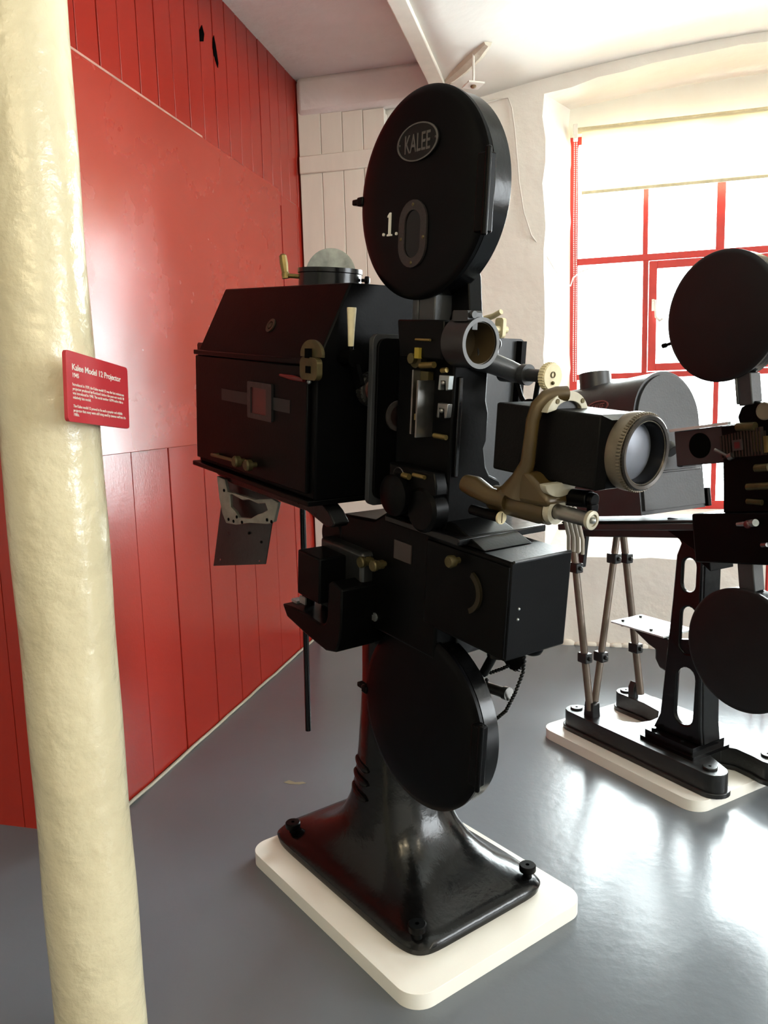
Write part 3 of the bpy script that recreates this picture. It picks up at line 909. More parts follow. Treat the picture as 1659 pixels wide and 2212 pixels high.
for z in (1.160, 1.108):
    g = G(); g.uz([(-1.266, z - 0.016), (-1.260, z - 0.016), (-1.260, z + 0.002), (-1.246, z + 0.002), (-1.244, z - 0.016), (-1.238, z - 0.014), (-1.236, z + 0.012), (-1.264, z + 0.012)], 0.974, 0.986)
    pp = part('pad_shoe', g, GALV if z > 1.13 else STEEL, HD, bevel=0.001)
    g = G(); g.sph((-1.252, 0.974, z - 0.002), 0.005)
    part('screw_head', g, STEEL, pp)
g = G()
g.lathe((-1.333, 0.99, 1.199), (0, -1, 0), [(0, 0), (0.018, 0), (0.018, 0.02), (0.010, 0.022), (0.010, 0.032), (0, 0.032)], 26)
part('sprocket', g, DULLBRASS, HD)
g = G(); g.box(-1.318, -1.305, 0.955, 0.967, 1.200, 1.220)
part('brass_tag', g, mat('yellow_brass_tag', (0.34, 0.25, 0.03), 0.45, 0.4), HD)
for pa, pb, rr in (((-1.312, 0.967, 1.187), (-1.272, 0.967, 1.190), 0.006), ((-1.318, 0.957, 1.235), (-1.275, 0.957, 1.235), 0.0025), ((-1.262, 0.978, 1.180), (-1.248, 0.978, 1.182), 0.005),
                   ((-1.275, 0.978, 1.0565), (-1.240, 0.978, 1.0565), 0.005), ((-1.300, 0.951, 0.978), (-1.265, 0.951, 0.978), 0.004), ((-1.33, 0.949, 0.972), (-1.31, 0.949, 0.972), 0.006)):
    g = G(); g.cyl(pa, pb, rr, n=14)
    part('brass_roller', g, BRASS, HD)
g = G(); g.lathe((-1.345, 0.986, 0.930), (0, -1, 0), [(0, 0), (0.040, 0), (0.042, 0.004), (0.042, 0.05), (0.030, 0.058), (0, 0.058)], 36)
part('intermittent_case', g, BLACK, HD)
g = G(); g.lathe((-1.275, 0.986, 0.912), (0, -1, 0), [(0, 0), (0.045, 0), (0.045, 0.03), (0.038, 0.036), (0, 0.036)], 36)
part('flywheel', g, BLACK, HD)
g = G(); g.tube([(-1.345 + 0.018 * math.cos(t), 0.95, 0.965 + 0.02 * math.sin(t)) for t in [PI * k / 10 for k in range(11)]], 0.0012, 6)
part('wire_clip', g, STEEL, HD)
# steps below the head, towards the sound box
g = G(); g.hexa([(-1.36, 0.99, 0.858), (-1.13, 0.99, 0.858), (-1.13, 1.12, 0.858), (-1.36, 1.14, 0.858), (-1.36, 0.99, 0.90), (-1.215, 0.99, 0.892), (-1.215, 1.11, 0.892), (-1.36, 1.11, 0.892)])
part('head_base', g, BLACK, HD, bevel=0.003)
g = G(); g.cyl((-1.155, 0.975, 0.935), (-1.082, 0.975, 0.935), 0.0095)
SCW = part('oiler_stub', g, BLACK, HD)
g = G(); g.lathe((-1.082, 0.975, 0.935), (1, 0, 0), [(0, 0), (0.0115, 0), (0.0115, 0.004), (0, 0.004)], 24)
part('pale_cap', g, CREAM, SCW)
g = G(); g.box(-1.0785, -1.0775, 0.9742, 0.9758, 0.926, 0.944)
part('cap_slot', g, DARK, SCW)
# big clamp ring on the right of the head
ro = (-1.180, 0.996, 1.233)
g = G(); g.ring((-1.238, ro[1], ro[2]), (1, 0, 0), 0.0455, 0.038, 0.058, 44)
g.uz(rrect(-1.226, -1.185, 1.270, 1.289, 0.004), 0.965, 1.00)
RG = part('clamp_ring', g, mat('machined_grey_ring', (0.018, 0.018, 0.019), 0.36, 0.2, var=0.3, vscale=30), HD, bevel=0.001)
g = G(); g.ring((-1.1800, ro[1], ro[2]), (1, 0, 0), 0.0455, 0.038, 0.0012, 44)
part('ring_face', g, mat('bare_ring_face', (0.085, 0.087, 0.09), 0.45, 0.2), RG)
g = G(); g.lathe((-1.235, ro[1], ro[2]), (1, 0, 0), [(0.0, 0.0), (0.0365, 0.0), (0.0365, 0.052), (0.0385, 0.052), (0.0385, -0.002), (0, -0.002)], 40)
part('ring_bore', g, mat('brown_bore', (0.045, 0.030, 0.013), 0.4), RG)
g = G(); g.cyl((-1.205, 0.975, 1.282), (-1.178, 0.975, 1.282), 0.0065); g.box(-1.186, -1.179, 0.972, 0.984, 1.256, 1.272)
part('clamp_screw', g, LGREY, RG)
# focusing arm, knob and levers on the far side
g = G(); g.tube([(-1.235, 1.03, 1.205), (-1.22, 1.07, 1.195), (-1.21, 1.10, 1.185), (-1.205, 1.12, 1.178)], [0.022, 0.020, 0.019, 0.018], 14)
g.cyl((-1.245, 1.12, 1.177), (-1.178, 1.12, 1.177), 0.017); g.cyl((-1.178, 1.12, 1.177), (-1.130, 1.12, 1.177), 0.012); g.cyl((-1.19, 1.12, 1.177), (-1.175, 1.12, 1.177), 0.020)
FA = part('focus_arm', g, GREYP, HD)
g = G()
prof = [(0, 0), (0.024, 0), (0.0255, 0.002), (0.0255, 0.014), (0.024, 0.016), (0, 0.016)]
g.lathe((-1.130, 1.12, 1.177), (1, 0, 0), prof, 30)
for k in range(30):
    t = 2 * PI * k / 30
    g.cyl((-1.128, 1.12 + 0.0253 * math.cos(t), 1.177 + 0.0253 * math.sin(t)), (-1.116, 1.12 + 0.0253 * math.cos(t), 1.177 + 0.0253 * math.sin(t)), 0.0014, n=6)
FK = part('focus_knob', g, CREAM, FA)
g = G(); g.ring((-1.114, 1.118, 1.181), (1, 0, 0), 0.006, 0.0045, 0.002, 16); g.sph((-1.112, 1.118, 1.166), 0.0035)
part('knob_screw', g, DULLBRASS, FK)
g = G(); g.tube([(-1.235, 1.085, 1.178), (-1.232, 1.085, 1.20), (-1.230, 1.083, 1.225)], [0.004, 0.0045, 0.006], 10); g.sph((-1.230, 1.083, 1.232), 0.0105, (1, 1, 1.15))
part('ball_lever', g, BLACK, FA)
g = G(); g.tube([(-1.205, 1.12, 1.165), (-1.19, 1.12, 1.135), (-1.175, 1.12, 1.118)], 0.0045, 8); g.sph((-1.165, 1.12, 1.122), 0.014, (1.4, 0.7, 0.8)); g.cyl((-1.155, 1.12, 1.122), (-1.15, 1.12, 1.165), 0.005)
part('linkage', g, BLACK, FA)

# fire trap and magazine arm ------------------------------------------------
g = G()
g.box(-1.366, -1.318, 1.000, 1.05, 1.262, 1.322); g.box(-1.384, -1.366, 0.998, 1.05, 1.258, 1.33); g.box(-1.378, -1.308, 0.998, 1.055, 1.262, 1.270)
part('fire_trap', g, LGREY, bevel=0.003)
g = G()
arc = [(-1.338 + 0.022 * math.cos(t), 1.290 + 0.020 * math.sin(t)) for t in [-PI / 2 + PI / 2 * k / 6 for k in range(7)]]
g.uz([(-1.36, 1.250), (-1.235, 1.250), (-1.262, 1.285), (-1.272, 1.355), (-1.30, 1.42), (-1.325, 1.42), (-1.318, 1.34)] + arc[::-1] + [(-1.36, 1.270)], 1.04, 1.075)
part('magazine_arm', g, BLACK, bevel=0.003)


# spool boxes ----------------------------------------------------------------
def tl(cu_, cz_):      # upright -> tilted coordinates
    return (cu_ * math.cos(T1) - cz_ * math.sin(T1), cu_ * math.sin(T1) + cz_ * math.cos(T1))


def spool(name, cu_, cz_, r, vf, vb, label, lower=False):
    a, b = tl(cu_, cz_)
    o = (a, vb, b)
    g = G(); d = vb - vf
    g.lathe(o, (0, -1, 0), [(0, 0), (r - 0.004, 0), (r, 0.004), (r, d - 0.022), (r - 0.004, d - 0.020), (0, d - 0.020)], 96)
    S_ = part(name, g, BLACKG, label=label)
    g = G(); g.lathe((a, vf + 0.019, b), (0, -1, 0), [(0, 0), (r + 0.001, 0), (r + 0.004, 0.003), (r + 0.004, 0.010), (r - 0.001, 0.014), (r - 0.012, 0.0165), (r * 0.7, 0.0185), (r * 0.3, 0.019), (0, 0.019)], 96)
    D_ = part('spool_box_door', g, mat('spool_door_enamel_%s' % ('b' if lower else 'a'), (0.0016, 0.0015, 0.0019), 0.34, spec=0.08, var=0.4, vscale=10, rvar=0.05), S_)
    return S_, D_, a, b


# upper
SPU, DU, ua, ub = spool('spool_box', -1.200, 1.639, 0.1875, 0.985, 1.050, 'upper round black spool box with oval badge and window')
vv = 0.985
g = G()
cz0 = (-1.3685, 1.5945)
el = lambda f: circle(cz0[0], cz0[1], 0.0605 * f, 48, ry=0.0335 * f)
g.uz(el(1.0), vv - 0.0035, vv + 0.003)
BD = part('badge', g, mat('badge_black', (0.004, 0.004, 0.004), 0.4, spec=0.2), DU)
g = G(); g.uz(el(1.0), vv - 0.0050, vv - 0.0030, [el(0.93)])
part('badge_rim', g, SILVERLET, BD)
MB_ = MT @ Matrix(((1, 0, 0, cz0[0]), (0, 0, 1, vv - 0.0035), (0, 1, 0, cz0[1] - 0.0165), (0, 0, 0, 1)))
# text normal must face -v : mirror-free basis (x->u, y->z, z->-v)
MB_ = MT @ Matrix(((1, 0, 0, cz0[0]), (0, 0, -1, vv - 0.0037), (0, 1, 0, cz0[1] - 0.0165), (0, 0, 0, 1)))
text_mesh('badge_lettering', 'KALEE', 0.046, SILVERLET, MB_, BD, 0.0006, 'CENTER', sx=0.60, bold=0.0003)
for du in (-0.0535, 0.0535):
    g = G(); g.sph((cz0[0] + du, vv - 0.0035, cz0[1]), 0.0028)
    part('badge_rivet', g, DIMPLATE, BD)
wc = (-1.3735, 1.432)
g = G(); g.uz(stadium(wc[0], wc[1], 0.084, 0.124), vv - 0.004, vv + 0.003, [stadium(wc[0], wc[1], 0.049, 0.088)])
WN = part('window_ring', g, mat('knurled_dim_ring', (0.026, 0.021, 0.020), 0.5, 0.2, var=0.6, vscale=240), DU)
g = G(); g.uz(stadium(wc[0], wc[1], 0.050, 0.089), vv - 0.0012, vv + 0.002)
part('viewing_window', g, mat('smoked_window', (0.004, 0.003, 0.003), 0.2, spec=0.25, var=0.4, vscale=40), DU)
for (du, dz) in ((0, 0.053), (0, -0.053), (0.034, -0.008), (-0.034, -0.008)):
    g = G(); g.sph((wc[0] + du, vv - 0.004, wc[1] + dz), 0.0036, (1, 0.5, 1))
    part('ring_rivet', g, DULLBRASS, WN)
MN = MT @ Matrix(((1, 0, 0, -1.449), (0, 0, -1, vv - 0.0022), (0, 1, 0, 1.4335), (0, 0, 0, 1)))
g = G()
one = [(-0.004, 0.0), (0.011, 0.0), (0.011, 0.003), (0.0065, 0.004), (0.0065, 0.044), (0.003, 0.044), (-0.0035, 0.038), (-0.0035, 0.035), (0.0005, 0.036), (0.0005, 0.004), (-0.004, 0.003)]
g.uz([(-1.452 + a, 1.4335 + b) for a, b in one], vv - 0.0026, vv + 0.003)
g.uz(circle(-1.468, 1.4375, 0.0030, 12), vv - 0.0026, vv + 0.003); g.uz(circle(-1.426, 1.4365, 0.0030, 12), vv - 0.0026, vv + 0.003)
part('painted_number', g, WHITELET, DU)


def hinge_catch(S_, D_, a, b, r, hu0, hz0, hz1):
    g = G()
    g.box(a + r - 0.016, a + r + 0.010, 0.976, 0.998, hz0, hz1)
    g.cyl((a + r + 0.010, 0.978, hz0 - 0.006), (a + r + 0.010, 0.978, hz1 + 0.008), 0.0055, n=14)
    part('hinge', g, BLACK, S_, bevel=0.003)
    g = G(); g.box(a - r - 0.014, a - r + 0.006, 0.985, 1.01, hu0 - 0.010, hu0 + 0.008); g.box(a - r - 0.036, a - r - 0.012, 0.988, 1.004, hu0 - 0.006, hu0 + 0.006)
    part('catch', g, BLACK, S_, bevel=0.003)


hinge_catch(SPU, DU, ua, ub, 0.1875, 1.511, 1.420, 1.550)
# lower
SPL, DL, la, lb = spool('spool_box', -1.241, 0.584, 0.1900, 0.985, 1.045, 'lower round black spool box in front of the pedestal', True)
hinge_catch(SPL, DL, la, lb, 0.1900, 0.440, 0.392, 0.520)
g = G(); g.box(-1.36, -1.24, 1.035, 1.12, 0.60, 0.67); g.cyl((la, 1.04, lb), (la, 1.10, lb), 0.03)
g.hexa([(-1.50, 1.05, 0.52), (la, 1.05, 0.50), (la, 1.085, 0.50), (-1.50, 1.085, 0.52), (-1.50, 1.05, 0.57), (la, 1.05, 0.53), (la, 1.085, 0.53), (-1.50, 1.085, 0.57)])
part('spool_box_arm', g, CAST, bevel=0.003)

# sound box -------------------------------------------------------------------
g = G(); g.box(-1.290, -1.056, 0.985, 1.148, 0.668, 0.857)
SB = part('sound_box', g, BLACK, bevel=0.004)
g = G(); g.box(-1.284, -1.058, 0.981, 0.986, 0.674, 0.848)
SD = part('sound_box_door', g, BLACK, SB, bevel=0.002)
g = G(); g.lathe((-1.188, 0.981, 0.829), (0, -1, 0), [(0.006, 0), (0.006, 0.012), (0.0115, 0.014), (0.0125, 0.024), (0.010, 0.028), (0, 0.028)], 22)
part('brass_knob', g, DULLBRASS, SD)
g = G()
aa = [-1.15 + 2.3 * k / 20 for k in range(21)]
g.uz([(-1.163 + 0.044 * math.cos(t), 0.776 + 0.044 * math.sin(t)) for t in aa] + [(-1.163 + 0.034 * math.cos(t), 0.776 + 0.034 * math.sin(t)) for t in aa[::-1]], 0.974, 0.982)
part('dial_arc', g, mat('dim_dial_brass', (0.016, 0.012, 0.004), 0.5, 0.4), SD)
for z in (0.766, 0.746):
    g = G(); g.sph((-1.056, 1.012 + (0.0 if z > .76 else -0.001), z), 0.003)
    part('rivet', g, GALV, SB)
g = G(); g.tube([(-1.056 + 0.001, 0.99, 0.857), (-1.056 + 0.001, 1.143, 0.857)], 0.003, 8)
part('bright_edge', g, GREYP, SB)
g = G(); g.lathe((-1.085, 1.09, 0.668), (0, 0, -1), [(0.022, 0), (0.022, 0.006), (0.018, 0.014), (0.008, 0.019), (0, 0.02)], 24)
part('rubber_foot', g, BLACK, SB)
g = G()
for k in range(5): pass
g.cyl((-1.145, 1.06, 0.668), (-1.145, 1.06, 0.632), 0.022); g.tube([(-1.16, 1.08, 0.66), (-1.18, 1.08, 0.61), (-1.20, 1.08, 0.57)], 0.010, 10)
part('sprocket_bracket', g, CAST, SB)
g = G()
for k in range(18):
    t = 2 * PI * k / 18
    g.cyl((-1.142 + 0.027 * math.cos(t), 1.10, 0.622 + 0.027 * math.sin(t)), (-1.142 + 0.030 * math.cos(t), 1.106, 0.622 + 0.030 * math.sin(t)), 0.0025, n=6)
g.lathe((-1.142, 1.098, 0.622), (0, 1, 0), [(0, 0), (0.027, 0), (0.027, 0.010), (0, 0.010)], 36)
part('sprocket', g, CAST, SB)
g = G()


def chain(pts, step=0.0075):
    pts = [Vector(p) for p in pts]
    acc = 0.0
    for a, b in zip(pts, pts[1:]):
        L_ = (b - a).length; n = max(1, int(L_ / step))
        for k in range(n):
            g.sph(a + (b - a) * (k / n), 0.0042, n=8)


chain([(-1.112, 1.10, 0.640), (-1.112, 1.10, 0.60), (-1.128, 1.10, 0.55), (-1.150, 1.10, 0.50), (-1.180, 1.10, 0.465)])
chain([(-1.150, 1.10, 0.600), (-1.170, 1.10, 0.585), (-1.20, 1.10, 0.565), (-1.235, 1.10, 0.555)])
chain([(-1.180, 1.10, 0.465), (-1.20, 1.10, 0.50), (-1.21, 1.10, 0.545), (-1.225, 1.10, 0.56)])
part('drive_chain', g, CAST, SB)
g = G(); g.cyl((-1.205, 1.10, 0.530), (-1.150, 1.10, 0.538), 0.011); g.cyl((-1.158, 1.10, 0.537), (-1.145, 1.10, 0.539), 0.0135)
part('spindle', g, STEEL, SB)

# lens, hood and bronze clamp --------------------------------------------------
g = G(); g.box(-1.135, -0.905, 1.000, 1.112, 1.012, 1.132)
LB = part('lens_hood', g, mat('black_leathercloth', (0.003, 0.0028, 0.0027), 0.5, spec=0.12, var=0.4, vscale=40, bump=0.12, bscale=220), bevel=0.004)
g = G(); g.lathe((-0.905, 1.056, 1.074), (1, 0, 0), [(0, 0), (0.055, 0), (0.055, 0.022), (0, 0.022)], 40)
g.hexa([(-0.905, 1.0, 1.012), (-0.888, 1.004, 1.018), (-0.888, 1.108, 1.018), (-0.905, 1.112, 1.012), (-0.905, 1.0, 1.132), (-0.888, 1.004, 1.126), (-0.888, 1.108, 1.126), (-0.905, 1.112, 1.132)])
part('hood_collar', g, BLACK, LB)
lc = (-0.888, 1.056, 1.076)
g = G(); g.lathe(lc, (1, 0, 0), [(0.050, 0), (0.0625, 0), (0.0635, 0.004), (0.0635, 0.020), (0.061, 0.026), (0.057, 0.030), (0.050, 0.030)], 56, closed=True)
for k in range(72):
    t = 2 * PI * k / 72
    g.cyl((lc[0] + 0.021, lc[1] + 0.0622 * math.cos(t), lc[2] + 0.0622 * math.sin(t)), (lc[0] + 0.027, lc[1] + 0.0610 * math.cos(t), lc[2] + 0.0610 * math.sin(t)), 0.0022, n=6)
LR = part('lens_ring', g, mat('worn_brass_ring', (0.17, 0.14, 0.10), 0.38, 0.6, var=0.4, vscale=30, rvar=0.1), LB)
g = G(); g.lathe((lc[0] + 0.002, lc[1], lc[2]), (1, 0, 0), [(0.046, 0.0), (0.0505, 0.0), (0.0505, 0.027), (0.049, 0.027)], 56, closed=True)
part('inner_barrel', g, BLACKG, LR)
g = G(); g.lathe((lc[0] + 0.024, lc[1], lc[2]), (1, 0, 0), [(0.049, 0.0), (0.0598, 0.0), (0.0598, 0.007), (0.0575, 0.009), (0.052, 0.008), (0.049, 0.004)], 56, closed=True)
part('front_bezel', g, mat('dark_chrome', (0.035, 0.03, 0.026), 0.25, 0.8), LR)
g = G()
pr = [(0, 0)]
for k in range(9):
    t = k / 8
    pr.append((0.0465 * (1 - t), 0.006 + 0.010 * (1 - (1 - t) ** 2)))
g.lathe((lc[0], lc[1], lc[2]), (1, 0, 0), pr, 48)
part('lens_glass', g, lensm, LR)

# bronze yoke: near leg curving over the hood
g = G()
path = [(-1.055, 0.982, 0.985), (-1.045, 0.980, 1.01), (-1.032, 0.980, 1.04), (-1.030, 0.980, 1.08), (-1.028, 0.980, 1.112), (-1.024, 0.984, 1.135), (-1.018, 0.996, 1.150), (-1.010, 1.014, 1.156), (-1.004, 1.03, 1.157)]
g.tube(path, [0.028, 0.017, 0.0125, 0.0115, 0.0115, 0.012, 0.0125, 0.013, 0.013], 16)
YK = part('lens_yoke', g, BRONZE)
g = G()
top = circle(1.034, 1.120, 0.052, 20, ry=0.042, a0=0.25, a1=PI - 0.15, end=True)
inn = circle(1.036, 1.128, 0.032, 20, ry=0.017, a0=0.15, a1=PI - 0.15, end=True)[::-1]
g.vz(top + inn, -1.022, -1.000)
part('yoke_face', g, IVORY, YK, bevel=0.001)
g = G(); g.vz(inn[::-1] + [(1.005, 1.131)], -1.016, -1.008)
part('felt_pad', g, GREYP, YK)
for vv_ in (1.005, 1.068):
    g = G(); g.lathe((-1.0005, vv_, 1.145), (1, 0, 0), [(0, 0), (0.0042, 0), (0.0042, 0.002), (0, 0.002)], 14)
    part('yoke_screw', g, DULLBRASS, YK)
g = G()
g.uz([(-1.098, 0.982), (-1.075, 1.000), (-1.050, 1.022), (-1.020, 1.026), (-0.995, 1.008), (-0.972, 0.992), (-0.972, 0.974), (-1.09, 0.968)], 0.968, 1.04)
YB = part('yoke_base', g, BRONZE, YK, bevel=0.008)
g = G(); g.lathe((-1.125, 0.995, 0.962), (1, 0, 0), [(0, 0), (0.019, 0), (0.023, 0.006), (0.0245, 0.03), (0.0245, 0.118), (0.0225, 0.122), (0.0225, 0.138), (0, 0.138)], 32)
part('slide_barrel', g, BRONZE, YK)
g = G(); g.tube([(-1.175, 0.975, 0.980), (-1.15, 0.975, 0.978), (-1.11, 0.975, 0.968), (-1.07, 0.978, 0.966)], [0.017, 0.020, 0.016, 0.016], 14)
part('yoke_arm', g, BRONZE, YK)
g = G(); g.vz(circle(1.0, 1.016, 0.040, 18, ry=0.026, a0=PI + 0.1, a1=2 * PI - 0.1, end=True) + [(1.03, 1.014), (0.97, 1.014)], -0.985, -0.972)
part('yoke_face', g, IVORY, YK, bevel=0.001)
g = G(); g.cyl((-1.02, 0.995, 0.966), (-0.905, 0.995, 0.966), 0.0125)
RL = part('slide_rail', g, STEEL, YK)
g = G(); g.lathe((-0.905, 0.995, 0.966), (1, 0, 0), [(0, 0), (0.0155, 0), (0.0155, 0.006), (0.010, 0.007), (0.010, 0.004), (0, 0.004)], 26)
part('rail_cap', g, IVORY, RL)
g = G(); g.sph((-0.899, 0.995, 0.966), 0.0055)
part('cap_screw', g, GALV, RL)
g = G(); g.ring((-0.985, 0.995, 0.966), (1, 0, 0), 0.0225, 0.0135, 0.012, 30)
part('rail_collar', g, IVORY, YK)
g = G(); g.cyl((-0.99, 1.03, 0.985), (-0.935, 1.03, 0.990), 0.015); g.cyl((-0.935, 1.03, 0.990), (-0.925, 1.03, 0.990), 0.012); g.box(-0.93, -0.92, 1.015, 1.035, 0.972, 0.985)
part('clamp_knob', g, BLACK, YK, bevel=0.002)
for k in range(4):
    g = G()
    uu = -1.062 + 0.011 * k
    g.tube([(uu - 0.018, 1.13, 0.945), (uu - 0.008, 1.135, 0.915), (uu, 1.14, 0.885), (uu + 0.003, 1.14, 0.858)], 0.0036, 8)
    part('flexible_conduit', g, mat('pale_conduit', (0.30, 0.27, 0.23), 0.5, 0.2) if k == 0 else MATS['pale_conduit'], SB)

# hanging items under the lamphouse --------------------------------------------
g = G(); g.cyl((-1.866, 1.10, 1.085), (-1.893, 1.10, 0.312), 0.0085, n=16)
part('hanging_rod', g, BLACKG, LH, M=M0)
TL, BL, BR, TR = (Vector(p) for p in ((-2.080, 0.925, 0.850), (-2.129, 0.91, 0.582), (-1.895, 0.95, 0.642), (-1.865, 0.965, 0.830)))
nn = (TR - TL).cross(BL - TL).normalized()
if nn.y > 0: nn = -nn


def on(a, b, o=0.0):
    p = TL * (1 - a) * (1 - b) + TR * a * (1 - b) + BL * (1 - a) * b + BR * a * b
    return tuple(p + nn * o)


g = G(); g.prism([(0, 0), (1, 0), (1, 1), (0, 1)], lambda a, b: on(a, b, 0), lambda a, b: on(a, b, 0.003),
                 [circle(0.12, 0.93, 0.014, 10, ry=0.014), circle(0.88, 0.95, 0.014, 10, ry=0.014)])
HP = part('hanging_plate', g, TEALB, LH)
for a, b in ((0.62, 0.58), (0.87, 0.68)):
    g = G(); g.sph(on(a, b, 0.004), 0.004)
    part('plate_screw', g, BLACK, HP)
g = G()
out = [(0.06, -0.02), (0.22, -0.02), (0.30, 0.10), (0.62, 0.14), (0.82, 0.08), (1.12, -0.02), (1.24, 0.0), (1.22, 0.30), (1.12, 0.36), (0.80, 0.40), (0.55, 0.46), (0.36, 0.46), (0.26, 0.36), (0.16, 0.20)]
hol = [(0.36, 0.13), (0.44, 0.09), (0.90, 0.12), (1.02, 0.08), (1.08, 0.16), (1.00, 0.22), (0.92, 0.26), (0.80, 0.34), (0.58, 0.36), (0.50, 0.30), (0.40, 0.26)]
g.prism(out, lambda a, b: on(a, b, 0.030), lambda a, b: on(a, b, 0.040), [hol])
LBk = part('hanging_bracket', g, mat('grey_alloy_casting', (0.27, 0.26, 0.22), 0.42, 0.6, var=0.4, vscale=30), LH, bevel=0.0015)
for a, b in ((0.40, 0.41), (0.50, 0.42), (0.66, 0.41), (1.10, 0.30), (1.18, 0.31), (0.24, 0.1), (0.55, 0.36)):
    g = G(); g.lathe(on(a, b, 0.0395), nn, [(0, 0), (0.0045, 0), (0.0045, 0.0012), (0, 0.0012)], 12)
    part('bracket_hole', g, DARK, LBk)

# ------------------------------------------------------------------ second plinth + projector
A2 = math.radians(-45.44848)
q0, w0 = -1.79, 2.16
g = G(); g.uv(rrect(-2.140 - q0, -1.443 - q0, 1.886 - w0, 2.46 - w0, 0.055, 10), 0, PH)
P2L = obj('plinth', g, PLINTH, bevel=0.003)
P2L.location = root_loc(A2, q0, w0, 0); P2L.rotation_euler = (0, 0, A2)
tag(P2L, 'white painted plinth board under the projector nearer the window', 'plinth')
Q = thing('film_projector', 'dark grey cinema projector at right in front of the window, with round-topped lamphouse', 'projector', root_loc(A2, q0, w0, PH), A2)
T2 = math.radians(-7.0)
NT = uvframe(A2, q0, w0, PH, T2)
N0 = uvframe(A2, q0, w0, PH, 0)


def qpart(name, g, m, parent=None, M=None, **k):
    return obj(name, g, m, parent or Q, M=NT if M is None else M, **k)


# foot casting
g = G()
outer = []
outer += circle(-2.050, 1.990, 0.044, 10, a0=PI / 2, a1=1.5 * PI, end=True)
outer += circle(-1.470, 1.990, 0.044, 10, a0=-PI / 2, a1=PI * 0.42, end=True)
outer += [(-1.530, 2.062), (-1.560, 2.085), (-1.570, 2.115), (-1.560, 2.150), (-1.520, 2.172), (-1.46, 2.168)]
outer += circle(-1.420, 2.210, 0.050, 10, a0=-PI / 2, a1=PI / 2, end=True)
outer += circle(-2.070, 2.275, 0.044, 10, a0=PI / 2, a1=1.5 * PI, end=True)
outer += [(-1.95, 2.231), (-1.87, 2.215), (-1.835, 2.17), (-1.83, 2.125), (-1.845, 2.075), (-1.88, 2.045), (-1.96, 2.034)]
g.uv(outer, 0.0365, 0.108)
FT = qpart('foot_casting', g, TEALB, M=N0, bevel=0.012)
ar = sum(outer[i][0] * outer[(i + 1) % len(outer)][1] - outer[(i + 1) % len(outer)][0] * outer[i][1] for i in range(len(outer)))
rim = []
for i in range(len(outer)):
    a_, c_ = Vector(outer[i - 1]), Vector(outer[(i + 1) % len(outer)])
    t_ = (c_ - a_).normalized()
    n_ = Vector((t_.y, -t_.x)) * (1 if ar > 0 else -1)
    rim.append((outer[i][0] + n_.x * 0.008, outer[i][1] + n_.y * 0.008))
g = G(); g.uv(rim, 0.0363, 0.052)
qpart('foot_rim', g, TEALB, FT, M=N0, bevel=0.004)
for fu, fv in ((-2.055, 1.990), (-1.480, 1.990), (-1.435, 2.212), (-2.075, 2.270)):
    g = G(); g.lathe((fu, fv, 0.106), (0, 0, 1), [(0.022, 0), (0.022, 0.007), (0.020, 0.009), (0.005, 0.009), (0.005, 0.005), (0, 0.005)], 24)
    qpart('foot_bolt', g, TEALB, FT, M=N0)
g = G(); g.vz([(2.236, 0.10), (2.262, 0.10), (2.262, 0.15), (2.249, 0.172), (2.236, 0.15)], -2.035, -2.005)
qpart('rod_lug', g, TEALB, FT, M=N0, bevel=0.004)
g = G(); g.vz([(1.97, 0.10), (2.01, 0.10), (2.006, 0.16), (1.975, 0.16)], -2.0, -1.955)
qpart('rod_lug', g, TEALB, FT, M=N0, bevel=0.004)
# column foot flange and pierced column
g = G(); g.uv(rrect(-1.752, -1.538, 1.983, 2.165, 0.006), 0.108, 0.120); g.uv(rrect(-1.742, -1.550, 1.995, 2.155, 0.006), 0.120, 0.142)
qpart('flange', g, BLACKG, FT, M=N0, bevel=0.004)
for fu, fv in ((-1.60, 2.012), (-1.715, 2.012)):
    g = G(); g.cyl((fu, fv, 0.142), (fu, fv, 0.151), 0.009, n=6)
    qpart('bolt', g, BLACKG, FT, M=N0)
ZS = 2.03 / 2.08
zz = lambda z: 1.25 + (z - 1.25) * ZS
uu_ = lambda u: u * ZS
# v-depth 2.03 .. 2.13
L_ = [(-1.735, 0.142), (-1.708, 0.20), (-1.688, 0.40), (-1.668, 0.60), (-1.656, 0.745), (-1.640, 0.785), (-1.70, 0.86)]
R_ = [(-1.44, 0.86), (-1.560, 0.785), (-1.562, 0.60), (-1.556, 0.40), (-1.552, 0.20), (-1.545, 0.142)]


def slot(ulo, uhi, zlo, zhi, sl=0.0):
    r = (uhi - ulo) / 2
    c = (ulo + uhi) / 2
    return [(c + a + sl * (b - (zlo + zhi) / 2), b) for a, b in stadium(0, (zlo + zhi) / 2, 2 * r, zhi - zlo, 8)]


slots = [slot(-1.646, -1.578, 0.19, 0.385, 0.04), slot(-1.636, -1.578, 0.430, 0.585, 0.03), slot(-1.634, -1.582, 0.632, 0.742, 0.03)]
g = G(); g.uz(L_ + R_, 2.030, 2.046, slots)
CL2 = qpart('pierced_column', g, BLACKG, M=N0, bevel=0.005)
g = G(); g.uz([(-1.578, 0.142), (-1.576, 0.20), (-1.576, 0.60), (-1.576, 0.785), (-1.46, 0.86), (-1.44, 0.86), (-1.560, 0.785), (-1.562, 0.60), (-1.556, 0.40), (-1.552, 0.20), (-1.545, 0.142)], 2.046, 2.125)
g.bm.verts.ensure_lookup_table()
qpart('column_flange', g, BLACKG, CL2, M=N0, bevel=0.004)
g = G(); g.uz([(-1.735, 0.142), (-1.715, 0.175), (-1.690, 0.172), (-1.60, 0.165), (-1.575, 0.165), (-1.575, 0.142)], 2.046, 2.135)
qpart('column_foot', g, BLACKG, CL2, M=N0, bevel=0.004)
